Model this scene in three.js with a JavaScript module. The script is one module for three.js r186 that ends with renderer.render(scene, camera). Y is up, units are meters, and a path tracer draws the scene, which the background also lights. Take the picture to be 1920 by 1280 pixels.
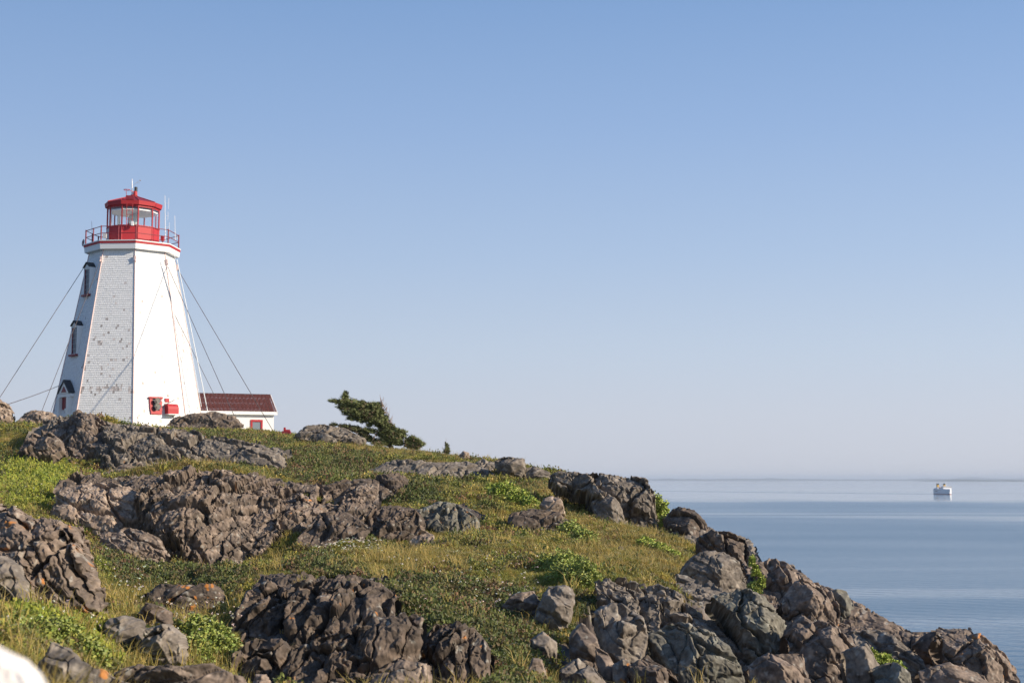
import * as THREE from 'three';
import { mergeGeometries } from 'three/addons/utils/BufferGeometryUtils.js';
import { createNoise3D } from 'simplex-noise';

// ───────────── camera, sky, sun, exposure ─────────────
const scene = new THREE.Scene();
const W = 1920, HGT = 1280, F = 2667;              // photograph size and focal length in its pixels
const PITCH = Math.atan(258 / F), CAM_Y = 24;
const camera = new THREE.PerspectiveCamera(2 * Math.atan(HGT / 2 / F) * 180 / Math.PI, 1.5, 0.3, 90000);
camera.position.set(0, CAM_Y, 0);
camera.rotation.set(PITCH, 0, 0);
camera.focus = 34;
camera.userData.fStop = 3.2;
scene.add(camera);

const SUN_AZ = 72 * Math.PI / 180, SUN_EL = 25 * Math.PI / 180;   // azimuth from +z towards +x
const sunDir = new THREE.Vector3(Math.sin(SUN_AZ) * Math.cos(SUN_EL), Math.sin(SUN_EL), Math.cos(SUN_AZ) * Math.cos(SUN_EL));
const sun = new THREE.DirectionalLight(new THREE.Color(1, 0.87, 0.70), 4.5);
sun.position.copy(sunDir).multiplyScalar(200).add(new THREE.Vector3(0, CAM_Y, -50));
sun.target.position.set(0, CAM_Y, -50);
sun.castShadow = true;
sun.shadow.camera.left = sun.shadow.camera.bottom = -90; sun.shadow.camera.right = sun.shadow.camera.top = 90;
sun.shadow.camera.far = 500; sun.shadow.mapSize.set(4096, 4096);
scene.add(sun, sun.target);
{
  const w = 512, h = 256, data = new Float32Array(w * h * 4);
  const stops = [[0, .610, .630, .700], [2.5, .600, .648, .742], [5, .545, .640, .775], [9, .425, .560, .775], [14, .312, .462, .735], [20, .210, .362, .645], [35, .112, .232, .485], [60, .068, .158, .375], [90, .056, .132, .33]];
  const glow = new THREE.Vector3();
  for (let j = 0; j < h; j++) for (let i = 0; i < w; i++) {
    const el = ((j + .5) / h - .5) * 180, az = ((i + .5) / w - .5) * 2 * Math.PI, e = Math.max(0, el);
    let k = 0; while (k < stops.length - 2 && e > stops[k + 1][0]) k++;
    const A = stops[k], B = stops[k + 1], t = Math.min(1, (e - A[0]) / (B[0] - A[0]));
    glow.set(Math.cos(az) * Math.cos(el * Math.PI / 180), Math.sin(el * Math.PI / 180), Math.sin(az) * Math.cos(el * Math.PI / 180));
    const g = Math.acos(Math.max(-1, Math.min(1, glow.dot(sunDir)))) * 180 / Math.PI;
    const halo = .55 * Math.exp(-g / 16), ray = 1 + .10 * Math.cos(g * Math.PI / 180);
    for (let c = 0; c < 3; c++) data[(j * w + i) * 4 + c] = ((A[c + 1] + (B[c + 1] - A[c + 1]) * t) * ray + halo * [1, .93, .82][c]) / 1.4;
    data[(j * w + i) * 4 + 3] = 1;
  }
  const sky = new THREE.DataTexture(data, w, h, THREE.RGBAFormat, THREE.FloatType);
  sky.mapping = THREE.EquirectangularReflectionMapping; sky.magFilter = sky.minFilter = THREE.LinearFilter; sky.needsUpdate = true;
  scene.background = sky; scene.environment = sky;
}
const renderer = new THREE.WebGLRenderer({ antialias: true });
renderer.toneMapping = THREE.LinearToneMapping;
renderer.toneMappingExposure = 1.4;
renderer.shadowMap.enabled = true;

// ───────────── helpers ─────────────
let seedState = 12345;
const rnd = () => { seedState = (seedState + 0x6d2b79f5) | 0; let t = Math.imul(seedState ^ (seedState >>> 15), 1 | seedState); t = (t + Math.imul(t ^ (t >>> 7), 61 | t)) ^ t; return ((t ^ (t >>> 14)) >>> 0) / 4294967296; };
const rr = (a, b) => a + (b - a) * rnd();
const n3 = createNoise3D(rnd), n3b = createNoise3D(rnd);
const fbm = (x, y, z, o = 4) => { let s = 0, a = 1, t = 0; for (let i = 0; i < o; i++) { s += a * n3(x, y, z); t += a; a *= .5; x = x * 2.03 + 7.1; y = y * 2.03 - 3.7; z = z * 2.03 + 1.3; } return s / t; };
const clamp = (x, a = 0, b = 1) => Math.max(a, Math.min(b, x));
const smooth = (a, b, x) => { const t = clamp((x - a) / (b - a)); return t * t * (3 - 2 * t); };
const V = (x, y, z) => new THREE.Vector3(x, y, z);
const sP = Math.sin(PITCH), cP = Math.cos(PITCH);
// the point that pixel (px, py) of the photograph shows if it lies d metres in front of the camera
function at(px, py, d) {
  const cx = (px - W / 2) / F, cy = (HGT / 2 - py) / F, t = d / (cP - cy * sP);
  return V(cx * t, CAM_Y + (sP + cy * cP) * t, -d);
}
const taken = {};
const numbered = (n) => { const k = taken[n] = (taken[n] ?? -1) + 1; return k ? `${n}_${String(k).padStart(3, '0')}` : n; };
const shadows = (o) => { o.castShadow = o.receiveShadow = true; return o; };
function tag(o, label, category, group) { o.userData.label = label; o.userData.category = category; if (group) o.userData.group = group; return o; }
function mesh(name, geo, mat, parent) {
  const m = shadows(new THREE.Mesh(Array.isArray(geo) ? mergeGeometries(geo.map((g) => g.index ? g.toNonIndexed() : g)) : geo, mat));
  m.name = parent ? name : numbered(name); (parent || scene).add(m); return m;
}
function thing(name, label, category, pos = [0, 0, 0], turn = 0, group) {
  const g = new THREE.Group(); g.name = numbered(name); g.position.set(...pos); g.rotation.y = turn; scene.add(g); return tag(g, label, category, group);
}
function structure(name, geo, mat) { const m = mesh(name, geo, mat); m.userData.kind = 'structure'; return m; }
const std = (r, g, b, rough = .8, extra = {}) => new THREE.MeshStandardMaterial({ color: new THREE.Color().setRGB(r, g, b), roughness: rough, side: THREE.DoubleSide, ...extra });
const vmat = (rough = .92, extra = {}) => new THREE.MeshStandardMaterial({ color: 0xffffff, vertexColors: true, roughness: rough, side: THREE.DoubleSide, ...extra });
function bx(w, h, d, x = 0, y = 0, z = 0, ry = 0) { const g = new THREE.BoxGeometry(w, h, d); if (ry) g.rotateY(ry); g.translate(x, y, z); return g; }
function rod(a, b, r0, r1 = r0, seg = 7) {
  const d = b.clone().sub(a), L = d.length(), g = new THREE.CylinderGeometry(r1, r0, L, seg);
  g.applyQuaternion(new THREE.Quaternion().setFromUnitVectors(V(0, 1, 0), d.normalize())); g.translate((a.x + b.x) / 2, (a.y + b.y) / 2, (a.z + b.z) / 2); return g;
}
function geoOf(pos, idx, col) {
  const g = new THREE.BufferGeometry();
  g.setAttribute('position', new THREE.Float32BufferAttribute(pos, 3));
  if (col) g.setAttribute('color', new THREE.Float32BufferAttribute(col, 3));
  if (idx) g.setIndex(idx);
  g.computeVertexNormals(); return g;
}
// cracked-rock relief: cells that tilt and step against each other, with open joints between them
const hash = (x, y, z, k) => { let h = Math.imul(x, 374761393) ^ Math.imul(y, 668265263) ^ Math.imul(z, 2147483647) ^ Math.imul(k, 1274126177); h = Math.imul(h ^ (h >>> 13), 1274126177); return ((h ^ (h >>> 16)) >>> 0) / 4294967296; };
const hash32 = (x, y, z, k) => { let h = Math.imul(x, 374761393) ^ Math.imul(y, 668265263) ^ Math.imul(z, 2147483647) ^ Math.imul(k, 1274126177); h = Math.imul(h ^ (h >>> 13), 1274126177); h = Math.imul(h ^ (h >>> 15), 2246822519); return (h ^ (h >>> 16)) >>> 0; };
function cells(x, y, z, k) {
  const ix = Math.floor(x), iy = Math.floor(y), iz = Math.floor(z);
  let f1 = 9, f2 = 9, bx0 = 0, by0 = 0, bz0 = 0, hx = 0, hy = 0, hz = 0;
  for (let a = -1; a <= 1; a++) for (let b = -1; b <= 1; b++) for (let c = -1; c <= 1; c++) {
    const X = ix + a, Y = iy + b, Z = iz + c, h = hash32(X, Y, Z, k), px = X + (h & 1023) / 1024, py = Y + ((h >>> 10) & 1023) / 1024, pz = Z + ((h >>> 20) & 1023) / 1024;
    const d = (px - x) * (px - x) + (py - y) * (py - y) + (pz - z) * (pz - z);
    if (d < f1) { f2 = f1; f1 = d; bx0 = x - px; by0 = y - py; bz0 = z - pz; hx = X; hy = Y; hz = Z; } else if (d < f2) f2 = d;
  }
  const t1 = hash(hx, hy, hz, k + 3) - .5, t2 = hash(hx, hy, hz, k + 4) - .5, t3 = hash(hx, hy, hz, k + 5) - .5, st = hash(hx, hy, hz, k + 6) - .5;
  return [st + 1.5 * (t1 * bx0 + t2 * by0 + t3 * bz0), Math.sqrt(f2) - Math.sqrt(f1), st];
}
// relief in metres at a point; dip tilts the joint system, rough scales it
function relief(p, dip, rough, k, fine = 1) {
  const c = Math.cos(dip), s = Math.sin(dip);
  let u = p.x * c + p.y * s, v = -p.x * s + p.y * c, w = p.z;
  const q = .18 * n3(u * .9, v * .9, w * .9) + .03 * n3(u * 5, v * 5, w * 5);
  u += q; v += q * .6;
  const A = cells(u * .48, v * 1.25, w * .8, k), B = cells(u * 1.25 + 3, v * 3.1, w * 2.1, k + 20), C = cells(u * 3.2, v * 7.8 + 5, w * 5, k + 40), E = cells(u * 9, v * 16, w * 12 + 2, k + 60);
  const joint = (e, wd) => 1 - smooth(0, wd, e);
  const worn = .35 + .85 * smooth(-.45, .5, n3b(u * .8 + 7, v * 1.3, w * .8));   // smoother and more crumbled stretches
  let d = .32 * A[0] - .24 * joint(A[1], .08) + (.4 + .6 * fine) * (.19 * B[0] - .11 * joint(B[1], .09)) + fine * worn * (.062 * C[0] - .03 * joint(C[1], .12) + .03 * E[0] - .012 * joint(E[1], .16));
  d += fine * .035 * (1 - 2 * Math.abs(n3b(u * 2.2, v * 4, w * 3))) + .02 * n3(u * 15, v * 17, w * 16);
  return d * rough;
}
const PAL = {
  brown: [[.182, .136, .104], [.120, .092, .072], [.265, .205, .158]],
  dark: [[.108, .080, .060], [.076, .058, .045], [.16, .118, .088]],
  grey: [[.180, .150, .120], [.124, .104, .085], [.25, .213, .172]],
  green: [[.146, .134, .106], [.106, .099, .080], [.185, .183, .148]],
  pale: [[.29, .218, .165], [.21, .158, .12], [.38, .305, .24]],
  white: [[.74, .70, .66], [.68, .63, .59], [.78, .76, .73]],
};
function rockColor(p, pal, out, o, orange, k) {
  const P = PAL[pal], a = smooth(-.35, .45, fbm(p.x * .8 + k, p.y * 1.1, p.z * .8, 3)), b = smooth(.15, .6, fbm(p.x * 3 + 9, p.y * 4 + k, p.z * 3, 3));
  const sp = 1.04 + .34 * n3b(p.x * 3.7, p.y * 5, p.z * 3.7) + .30 * n3b(p.x * 12, p.y * 12, p.z * 12) + .24 * n3(p.x * 29, p.y * 29, p.z * 29);
  let r = [0, 1, 2].map((c) => ((P[1][c] + (P[0][c] - P[1][c]) * a) * (1 - b) + P[2][c] * b) * sp);
  if (pal !== 'white') {
    const pl = smooth(.40, .62, fbm(p.x * 4.5 + 31, p.y * 5 - k, p.z * 4.5, 3));         // crusts of pale lichen
    r = r.map((v, c) => v + ([.40, .38, .33][c] - v) * pl * .55);
    const og = smooth(.78 - 2.9 * orange, .86 - 2.9 * orange, fbm(p.x * 2.6 - 17, p.y * 2.6 + 5, p.z * 2.6, 2) * .6 + .55 * n3b(p.x * 9, p.y * 9, p.z * 9) * .6 + .1); // orange lichen
    r = r.map((v, c) => v + ([.46, .17, .025][c] - v) * og * .8);
  }
  out[o] = Math.max(.015, r[0]); out[o + 1] = Math.max(.015, r[1]); out[o + 2] = Math.max(.015, r[2]);
}
// ───────────── the rocks: outlines read from the photograph, each at its own distance ─────────────
// [outline, metres to its foot, lean back per metre of height, bulge, palette, dip, label, group, name, orange]
const rocks = [
  { o: [-60, 742, -25, 742, 0, 751, 11, 756, 20, 768, 19, 786, 0, 794, -60, 800], d: 62, lean: .4, t: .5, pal: 'pale', label: 'pale rounded knob of rock on the grassy crest where the left guy wire ends' },
  { o: [28, 790, 45, 773, 70, 769, 95, 773, 108, 788, 90, 803, 50, 805, 28, 802], d: 66, lean: .6, t: .6, pal: 'pale', label: 'low pale rock on the grassy crest just outside the lighthouse door' },
  { o: [80, 815, 110, 792, 140, 775, 165, 770, 185, 777, 198, 794, 226, 800, 242, 830, 228, 866, 170, 882, 110, 874, 78, 850], d: 51, lean: 1.1, t: .55, pal: 'brown', dip: -.6, label: 'peaked brown summit of the rock bank in front of the lighthouse' },
  { o: [60, 840, 70, 817, 95, 811, 115, 828, 119, 846, 97, 861, 75, 860], d: 49, lean: .5, t: .5, pal: 'brown', label: 'rounded brown boulder bulging from the left end of the rock bank' },
  { o: [28, 862, 45, 832, 68, 812, 84, 830, 84, 866, 50, 870], d: 50, lean: .7, t: .4, pal: 'brown', label: 'low flank of rock at the grassy end of the rock bank' },
  { o: [190, 802, 238, 798, 300, 807, 360, 815, 402, 828, 408, 852, 372, 872, 300, 880, 240, 892, 200, 884, 178, 840], d: 50, lean: 1.3, t: .4, pal: 'grey', dip: -.5, orange: .05, label: 'grey brown ledge with an orange lichen spot, middle of the rock bank' },
  { o: [378, 822, 430, 824, 490, 836, 525, 850, 532, 880, 505, 882, 450, 872, 400, 870, 374, 850], d: 50, lean: 1.2, t: .4, pal: 'grey', dip: -.5, label: 'grey ledge at the annex end of the rock bank' },
  { o: [188, 888, 225, 870, 258, 864, 270, 880, 242, 903, 205, 905], d: 46, lean: .8, t: .4, pal: 'brown', label: 'small brown block between the rock bank and the broad rock face' },
  { o: [90, 957, 118, 913, 160, 899, 215, 904, 262, 930, 294, 970, 290, 1012, 240, 1014, 190, 1018, 162, 994, 120, 988, 98, 976], d: 32, lean: .9, t: .5, pal: 'pale', dip: -.4, label: 'pinkish pale shoulder of the broad rock face beside the mossy hollow' },
  { o: [188, 1002, 240, 985, 292, 1004, 314, 1040, 272, 1064, 225, 1060, 194, 1038], d: 30, lean: .7, t: .5, pal: 'brown', dip: -.4, label: 'brown lower fold between the pinkish shoulder and the domed centre' },
  { o: [252, 932, 275, 905, 330, 889, 400, 885, 450, 892, 494, 902, 524, 940, 524, 992, 494, 1032, 450, 1058, 390, 1073, 338, 1054, 296, 1022, 268, 980], d: 31, lean: .9, t: .6, pal: 'brown', dip: .7, label: 'large domed centre of the broad rock face with curving joints' },
  { o: [478, 904, 540, 909, 575, 924, 602, 950, 604, 988, 562, 1012, 520, 1028, 488, 1012, 476, 950], d: 32, lean: .9, t: .5, pal: 'brown', dip: .7, orange: .08, label: 'brown fold with pale and orange lichen beside the domed centre' },
  { o: [556, 1004, 600, 960, 650, 958, 692, 986, 668, 1012, 620, 1028, 568, 1034], d: 31, lean: 1, t: .4, pal: 'dark', dip: .6, label: 'dark low apron of rock at the right foot of the broad rock face' },
  { o: [552, 932, 600, 914, 650, 904, 710, 892, 748, 888, 764, 905, 742, 932, 700, 952, 650, 967, 610, 968, 570, 948], d: 39, lean: 1.2, t: .4, pal: 'dark', dip: .3, label: 'long dark rock step above the broad rock face' },
  { o: [660, 988, 700, 955, 740, 947, 782, 954, 794, 986, 768, 1013, 720, 1022, 690, 1019], d: 32, lean: .6, t: .6, pal: 'dark', dip: 1, label: 'dark hump of rock above the white flowers' },
  { o: [776, 962, 820, 939, 860, 944, 892, 967, 897, 992, 860, 1003, 820, 1000, 790, 988], d: 33, lean: .7, t: .5, pal: 'green', dip: .8, orange: .06, label: 'greenish grey rock knuckle beside the dark hump' },
  { o: [767, 1012, 788, 990, 812, 1000, 818, 1022, 796, 1033, 774, 1028], d: 30, lean: .5, t: .5, pal: 'pale', orange: .1, label: 'small pale rock below the greenish rock knuckle' },
  { o: [553, 814, 575, 797, 605, 793, 640, 799, 684, 822, 670, 834, 600, 830, 560, 827], d: 66, lean: .5, t: .6, pal: 'grey', label: 'domed grey rock on the crest with a creeping spruce on it' },
  { o: [592, 829, 597, 812, 606, 810, 628, 822, 634, 832], d: 65, lean: .3, t: .5, pal: 'grey', label: 'small pointed stone in front of the domed crest rock' },
  { o: [688, 884, 735, 861, 780, 866, 830, 864, 872, 861, 906, 874, 940, 896, 912, 908, 850, 908, 800, 905, 740, 896], d: 50, lean: 1.2, t: .45, pal: 'grey', dip: .4, label: 'wide pale speckled outcrop in the grass below the bent spruce' },
  { o: [861, 853, 868, 845, 879, 848, 882, 861, 864, 863], d: 56, lean: .3, t: .6, pal: 'pale', label: 'small brown stone alone on the grassy skyline' },
  { o: [929, 863, 946, 856, 981, 860, 985, 880, 976, 895, 945, 893, 932, 880], d: 50, lean: .3, t: .6, pal: 'grey', label: 'square grey boulder on the skyline between the grass and the big block' },
  { o: [890, 868, 905, 861, 930, 866, 936, 880, 920, 890, 897, 884], d: 51, lean: .8, t: .5, pal: 'grey', label: 'low grey stone against the square skyline boulder' },
  { o: [978, 880, 1000, 872, 1030, 884, 1030, 898, 985, 896], d: 50, lean: .5, t: .5, pal: 'grey', label: 'flat grey stone between the square boulder and the big block' },
  { o: [1034, 886, 1046, 877, 1075, 880, 1100, 890, 1150, 894, 1200, 896, 1213, 905, 1227, 937, 1234, 975, 1246, 1012, 1200, 1009, 1160, 990, 1128, 962, 1098, 932, 1060, 917, 1039, 901], d: 38, lean: .5, t: .5, pal: 'grey', dip: -.8, label: 'big flat topped grey block on the skyline beside the sea' },
  { o: [1110, 940, 1140, 925, 1165, 950, 1175, 985, 1150, 990, 1120, 965], d: 37.5, lean: .6, t: .4, pal: 'grey', dip: -.7, label: 'slab leaning on the foot of the big flat topped block' },
  { o: [953, 982, 960, 960, 1000, 950, 1040, 957, 1064, 976, 1046, 1003, 1000, 1001, 970, 996], d: 34, lean: .7, t: .5, pal: 'dark', label: 'dark low rock between two leafy shrubs in the grass' },
  { o: [1013, 948, 1020, 934, 1036, 930, 1053, 938, 1060, 964, 1030, 967], d: 36, lean: .4, t: .5, pal: 'pale', label: 'pale upright stone behind the dark low rock in the grass' },
  { o: [1155, 1031, 1160, 1024, 1168, 1025, 1171, 1034, 1165, 1040, 1157, 1039], d: 30, lean: .2, t: .7, pal: 'dark', label: 'small dark stone lying alone in the dry grass' },
  { o: [1246, 968, 1270, 955, 1295, 963, 1319, 983, 1338, 1004, 1334, 1034, 1296, 1028, 1260, 998], d: 36.5, lean: .6, t: .5, pal: 'dark', dip: -.8, label: 'dark rock on the skyline just seaward of the bright green bank' },
  { o: [1308, 1007, 1335, 997, 1376, 1004, 1397, 1014, 1402, 1035, 1412, 1070, 1428, 1104, 1400, 1099, 1368, 1062, 1328, 1042, 1310, 1027], d: 31, lean: .5, t: .5, pal: 'dark', dip: -.9, label: 'furrowed dark rock behind the round boulder on the seaward edge' },
  { o: [1272, 1082, 1298, 1046, 1325, 1033, 1356, 1036, 1386, 1054, 1403, 1090, 1406, 1122, 1360, 1132, 1318, 1122, 1288, 1104], d: 26.5, lean: .35, t: .7, pal: 'grey', dip: -.7, label: 'large round grey boulder shading the grass at the seaward edge' },
  { o: [1268, 1075, 1290, 1080, 1317, 1098, 1309, 1121, 1285, 1118, 1274, 1100], d: 25.5, lean: .4, t: .6, pal: 'grey', dip: -.7, label: 'small angular stone at the left foot of the large round boulder' },
  { o: [1335, 1130, 1390, 1118, 1430, 1138, 1455, 1165, 1492, 1195, 1500, 1216, 1490, 1284, 1462, 1300, 1420, 1280, 1392, 1210, 1368, 1165], d: 21, lean: .45, t: .55, pal: 'green', dip: -.85, label: 'tall greenish slab with a pale top below the large round boulder' },
  { o: [1118, 1110, 1160, 1091, 1215, 1089, 1257, 1104, 1296, 1140, 1340, 1172, 1396, 1230, 1420, 1290, 1352, 1310, 1286, 1245, 1232, 1196, 1172, 1156, 1126, 1135], d: 20.5, lean: .9, t: .5, pal: 'grey', dip: -.8, label: 'long grey slab sloping down from the grass towards the sea' },
  { o: [1218, 1196, 1270, 1172, 1335, 1200, 1380, 1250, 1400, 1310, 1300, 1315, 1254, 1256], d: 18.8, lean: .5, t: .5, pal: 'green', dip: -.85, label: 'greenish block with a steep flat face under the long slab' },
  { o: [1116, 1152, 1158, 1130, 1200, 1158, 1214, 1200, 1198, 1240, 1165, 1242, 1138, 1220, 1126, 1184], d: 19, lean: .4, t: .6, pal: 'grey', dip: -.85, label: 'broken grey block at the upper end of the long slab' },
  { o: [1068, 1202, 1091, 1170, 1117, 1200, 1125, 1230, 1114, 1260, 1083, 1256], d: 18, lean: .3, t: .6, pal: 'brown', dip: -.9, label: 'brown pointed block beside the dark cleft', orange: .04 },
  { o: [1118, 1214, 1140, 1228, 1157, 1256, 1152, 1282, 1134, 1282, 1122, 1247], d: 17.6, lean: .3, t: .6, pal: 'brown', dip: -.9, label: 'narrow brown block wedged beside the pointed block' },
  { o: [1150, 1250, 1172, 1236, 1186, 1252, 1184, 1290, 1156, 1296], d: 17.4, lean: .3, t: .6, pal: 'grey', dip: -.9, orange: .14, label: 'short grey block edged with orange lichen under the broken block' },
  { o: [1056, 1256, 1084, 1236, 1112, 1255, 1146, 1295, 1100, 1325, 1054, 1315], d: 16.6, lean: .4, t: .6, pal: 'grey', dip: -.9, label: 'grey block at the bottom of the dark cleft' },
  { o: [1178, 1256, 1215, 1230, 1264, 1270, 1288, 1320, 1186, 1328], d: 17, lean: .5, t: .5, pal: 'dark', dip: -.8, label: 'dark ribbed block low on the rocky slope beside the long slab' },
  { o: [1001, 1162, 1012, 1130, 1030, 1099, 1061, 1097, 1077, 1115, 1072, 1145, 1064, 1178, 1036, 1186, 1010, 1181], d: 20.5, lean: .25, t: .7, pal: 'grey', dip: -.6, label: 'upright split grey boulder with a white chip at the edge of heath' },
  { o: [941, 1136, 965, 1112, 1000, 1107, 1014, 1130, 1002, 1155, 962, 1155], d: 20.8, lean: .3, t: .6, pal: 'brown', label: 'low brown rock behind the split boulder, capped with moss' },
  { o: [996, 1200, 1018, 1184, 1044, 1205, 1043, 1242, 1026, 1256, 1003, 1236], d: 18.6, lean: .3, t: .6, pal: 'grey', dip: -.9, orange: .05, label: 'grey block directly below the split boulder' },
  { o: [982, 1280, 999, 1234, 1015, 1238, 1028, 1280, 1024, 1322, 982, 1322], d: 16.4, lean: .2, t: .6, pal: 'brown', orange: .16, label: 'pointed rock with an orange lichen streak at the foot of heath' },
  { o: [436, 1166, 468, 1110, 502, 1093, 542, 1118, 566, 1160, 562, 1205, 500, 1222, 452, 1208], d: 19, lean: .8, t: .5, pal: 'dark', dip: 1, label: 'dark crag rising above the bright leafy shrub' },
  { o: [436, 1230, 480, 1200, 524, 1204, 566, 1240, 570, 1310, 466, 1316, 440, 1268], d: 16.5, lean: .5, t: .6, pal: 'dark', dip: .9, label: 'lower dark crag between the leafy shrub and the small pinkish stone' },
  { o: [538, 1126, 570, 1094, 620, 1083, 682, 1083, 722, 1108, 740, 1136, 724, 1164, 690, 1196, 640, 1208, 570, 1198, 544, 1164], d: 18.5, lean: .9, t: .5, pal: 'dark', dip: 1, orange: .07, label: 'broad dark crag spotted with orange lichen under the heath edge' },
  { o: [546, 1206, 640, 1190, 722, 1163, 772, 1158, 790, 1175, 770, 1218, 744, 1265, 726, 1325, 560, 1325], d: 15.6, lean: .7, t: .55, pal: 'dark', dip: 1, label: 'deeply furrowed dark crag below the orange spotted one' },
  { o: [776, 1236, 820, 1184, 860, 1173, 892, 1194, 918, 1226, 910, 1268, 894, 1325, 776, 1325], d: 16.2, lean: .6, t: .55, pal: 'dark', dip: 1.1, orange: .05, label: 'rounded dark crag almost ringed by green heath' },
  { o: [694, 1282, 752, 1240, 796, 1250, 806, 1325, 686, 1330], d: 14.8, lean: .5, t: .5, pal: 'brown', dip: 1, label: 'low brown rock in the gap between furrowed and rounded crags' },
  { o: [272, 1114, 300, 1094, 340, 1097, 402, 1099, 420, 1120, 404, 1148, 370, 1166, 330, 1162, 288, 1140], d: 22, lean: .6, t: .5, pal: 'dark', orange: .13, label: 'dark rock with orange lichen below the strip of heath' },
  { o: [-90, 930, -30, 938, 0, 945, 30, 954, 56, 974, 100, 977, 131, 984, 146, 1010, 161, 1060, 177, 1110, 191, 1152, 170, 1164, 120, 1156, 60, 1142, 0, 1128, -90, 1124], d: 16, lean: .3, t: .5, pal: 'brown', dip: -1.05, orange: .09, label: 'tall steep furrowed rock with orange lichen rising from the near grass' },
  { o: [-70, 1050, 0, 1043, 30, 1058, 46, 1090, 48, 1126, 20, 1140, -70, 1138], d: 15, lean: .3, t: .6, pal: 'grey', dip: -.9, label: 'grey buttress at the foot of the tall steep rock' },
  { o: [197, 1182, 205, 1160, 235, 1155, 262, 1165, 266, 1195, 256, 1226, 225, 1236, 204, 1224], d: 15.6, lean: .2, t: .9, pal: 'grey', label: 'round grey brown boulder, the left of a touching pair beside bright leafy shrub' },
  { o: [264, 1206, 275, 1178, 310, 1169, 335, 1188, 344, 1215, 336, 1242, 300, 1251, 273, 1241], d: 15.2, lean: .2, t: .9, pal: 'grey', label: 'round pale grey boulder touching the bright leafy shrub' },
  { o: [256, 1152, 274, 1130, 300, 1136, 316, 1145, 319, 1172, 290, 1178, 263, 1174], d: 16.6, lean: .3, t: .8, pal: 'dark', label: 'smaller dark boulder behind the touching pair of boulders' },
  { o: [50, 1310, 72, 1242, 95, 1203, 126, 1213, 152, 1240, 204, 1262, 266, 1290, 285, 1345, 50, 1360], d: 10, lean: .5, t: .5, pal: 'grey', dip: -.7, orange: .075, label: 'near grey ridge of rock with orange lichen on its crest' },
  { o: [214, 1262, 260, 1245, 330, 1256, 400, 1249, 442, 1264, 464, 1292, 452, 1340, 226, 1345], d: 12.6, lean: .6, t: .5, pal: 'brown', label: 'flat brown rock shelf under the pair of round boulders' },
  { o: [474, 1284, 480, 1266, 496, 1266, 506, 1284, 500, 1300, 478, 1300], d: 13, lean: .2, t: .8, pal: 'pale', label: 'small pinkish stone beside the flat brown rock shelf' },
  { o: [-95, 1178, -40, 1196, 0, 1218, 34, 1234, 62, 1260, 88, 1308, 92, 1420, -95, 1430], d: 2.4, lean: .3, t: .6, pal: 'white', label: 'blurred white painted stone close in front of the near grey ridge' },
  { o: [316, 793, 330, 780, 365, 774, 402, 771, 432, 778, 454, 795, 420, 803, 340, 803], d: 84, lean: .6, t: .5, pal: 'brown', label: 'low brown rock hump at the foot of the lighthouse by the white annex' },
  { o: [1418, 1062, 1445, 1046, 1476, 1055, 1502, 1085, 1514, 1112, 1492, 1144, 1450, 1146, 1424, 1114], d: 26.5, lean: .6, t: .55, pal: 'brown', dip: -.8, label: 'brown rounded block on the seaward skyline behind the greenish slab' },
  { o: [1466, 1136, 1492, 1100, 1530, 1094, 1556, 1109, 1574, 1142, 1566, 1176, 1530, 1198, 1488, 1180], d: 23.5, lean: .6, t: .55, pal: 'brown', dip: -.8, label: 'brown cracked block in the middle of the seaward slope above the dark hollow' },
  { o: [1553, 1128, 1564, 1107, 1586, 1110, 1602, 1135, 1606, 1168, 1592, 1188, 1564, 1168], d: 24, lean: .4, t: .7, pal: 'green', dip: -1, label: 'greenish upright block standing on the seaward skyline' },
  { o: [1592, 1144, 1620, 1139, 1660, 1159, 1702, 1179, 1728, 1206, 1722, 1220, 1680, 1212, 1630, 1188, 1598, 1172], d: 23.5, lean: .8, t: .5, pal: 'brown', dip: -.5, label: 'long brown slab along the seaward skyline, tilted towards the water' },
  { o: [1594, 1176, 1650, 1180, 1702, 1219, 1738, 1250, 1744, 1278, 1720, 1292, 1658, 1250, 1606, 1214], d: 21.5, lean: .7, t: .5, pal: 'grey', dip: -.6, label: 'grey slab parallel to and below the long skyline slab' },
  { o: [1716, 1206, 1740, 1187, 1766, 1189, 1774, 1222, 1764, 1248, 1733, 1234], d: 22.5, lean: .4, t: .7, pal: 'dark', dip: -1.1, label: 'dark serrated block at the low end of the seaward skyline' },
  { o: [1762, 1200, 1800, 1191, 1850, 1209, 1886, 1229, 1904, 1255, 1909, 1300, 1870, 1315, 1808, 1284, 1772, 1240], d: 21, lean: .5, t: .6, pal: 'brown', dip: -.9, orange: .07, label: 'last brown block of the headland, rounded end above the water' },
  { o: [1476, 1200, 1502, 1158, 1550, 1178, 1592, 1200, 1614, 1240, 1606, 1300, 1540, 1312, 1486, 1270], d: 20, lean: .6, t: .55, pal: 'brown', dip: -.9, label: 'broad brown block above the green plant crack, deeply jointed' },
  { o: [1586, 1228, 1620, 1216, 1648, 1250, 1664, 1310, 1596, 1320], d: 18.8, lean: .5, t: .55, pal: 'grey', dip: -.9, label: 'grey block just below the plant growing in a crack' },
  { o: [1640, 1256, 1668, 1244, 1700, 1268, 1716, 1315, 1650, 1325], d: 18.4, lean: .5, t: .55, pal: 'green', dip: -.8, label: 'greenish block between the plant in the crack and the lowest slab' },
  { o: [1410, 1250, 1440, 1228, 1500, 1228, 1526, 1310, 1412, 1325], d: 17.8, lean: .5, t: .55, pal: 'brown', dip: -.9, label: 'brown block tucked below the tall greenish slab' },
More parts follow.
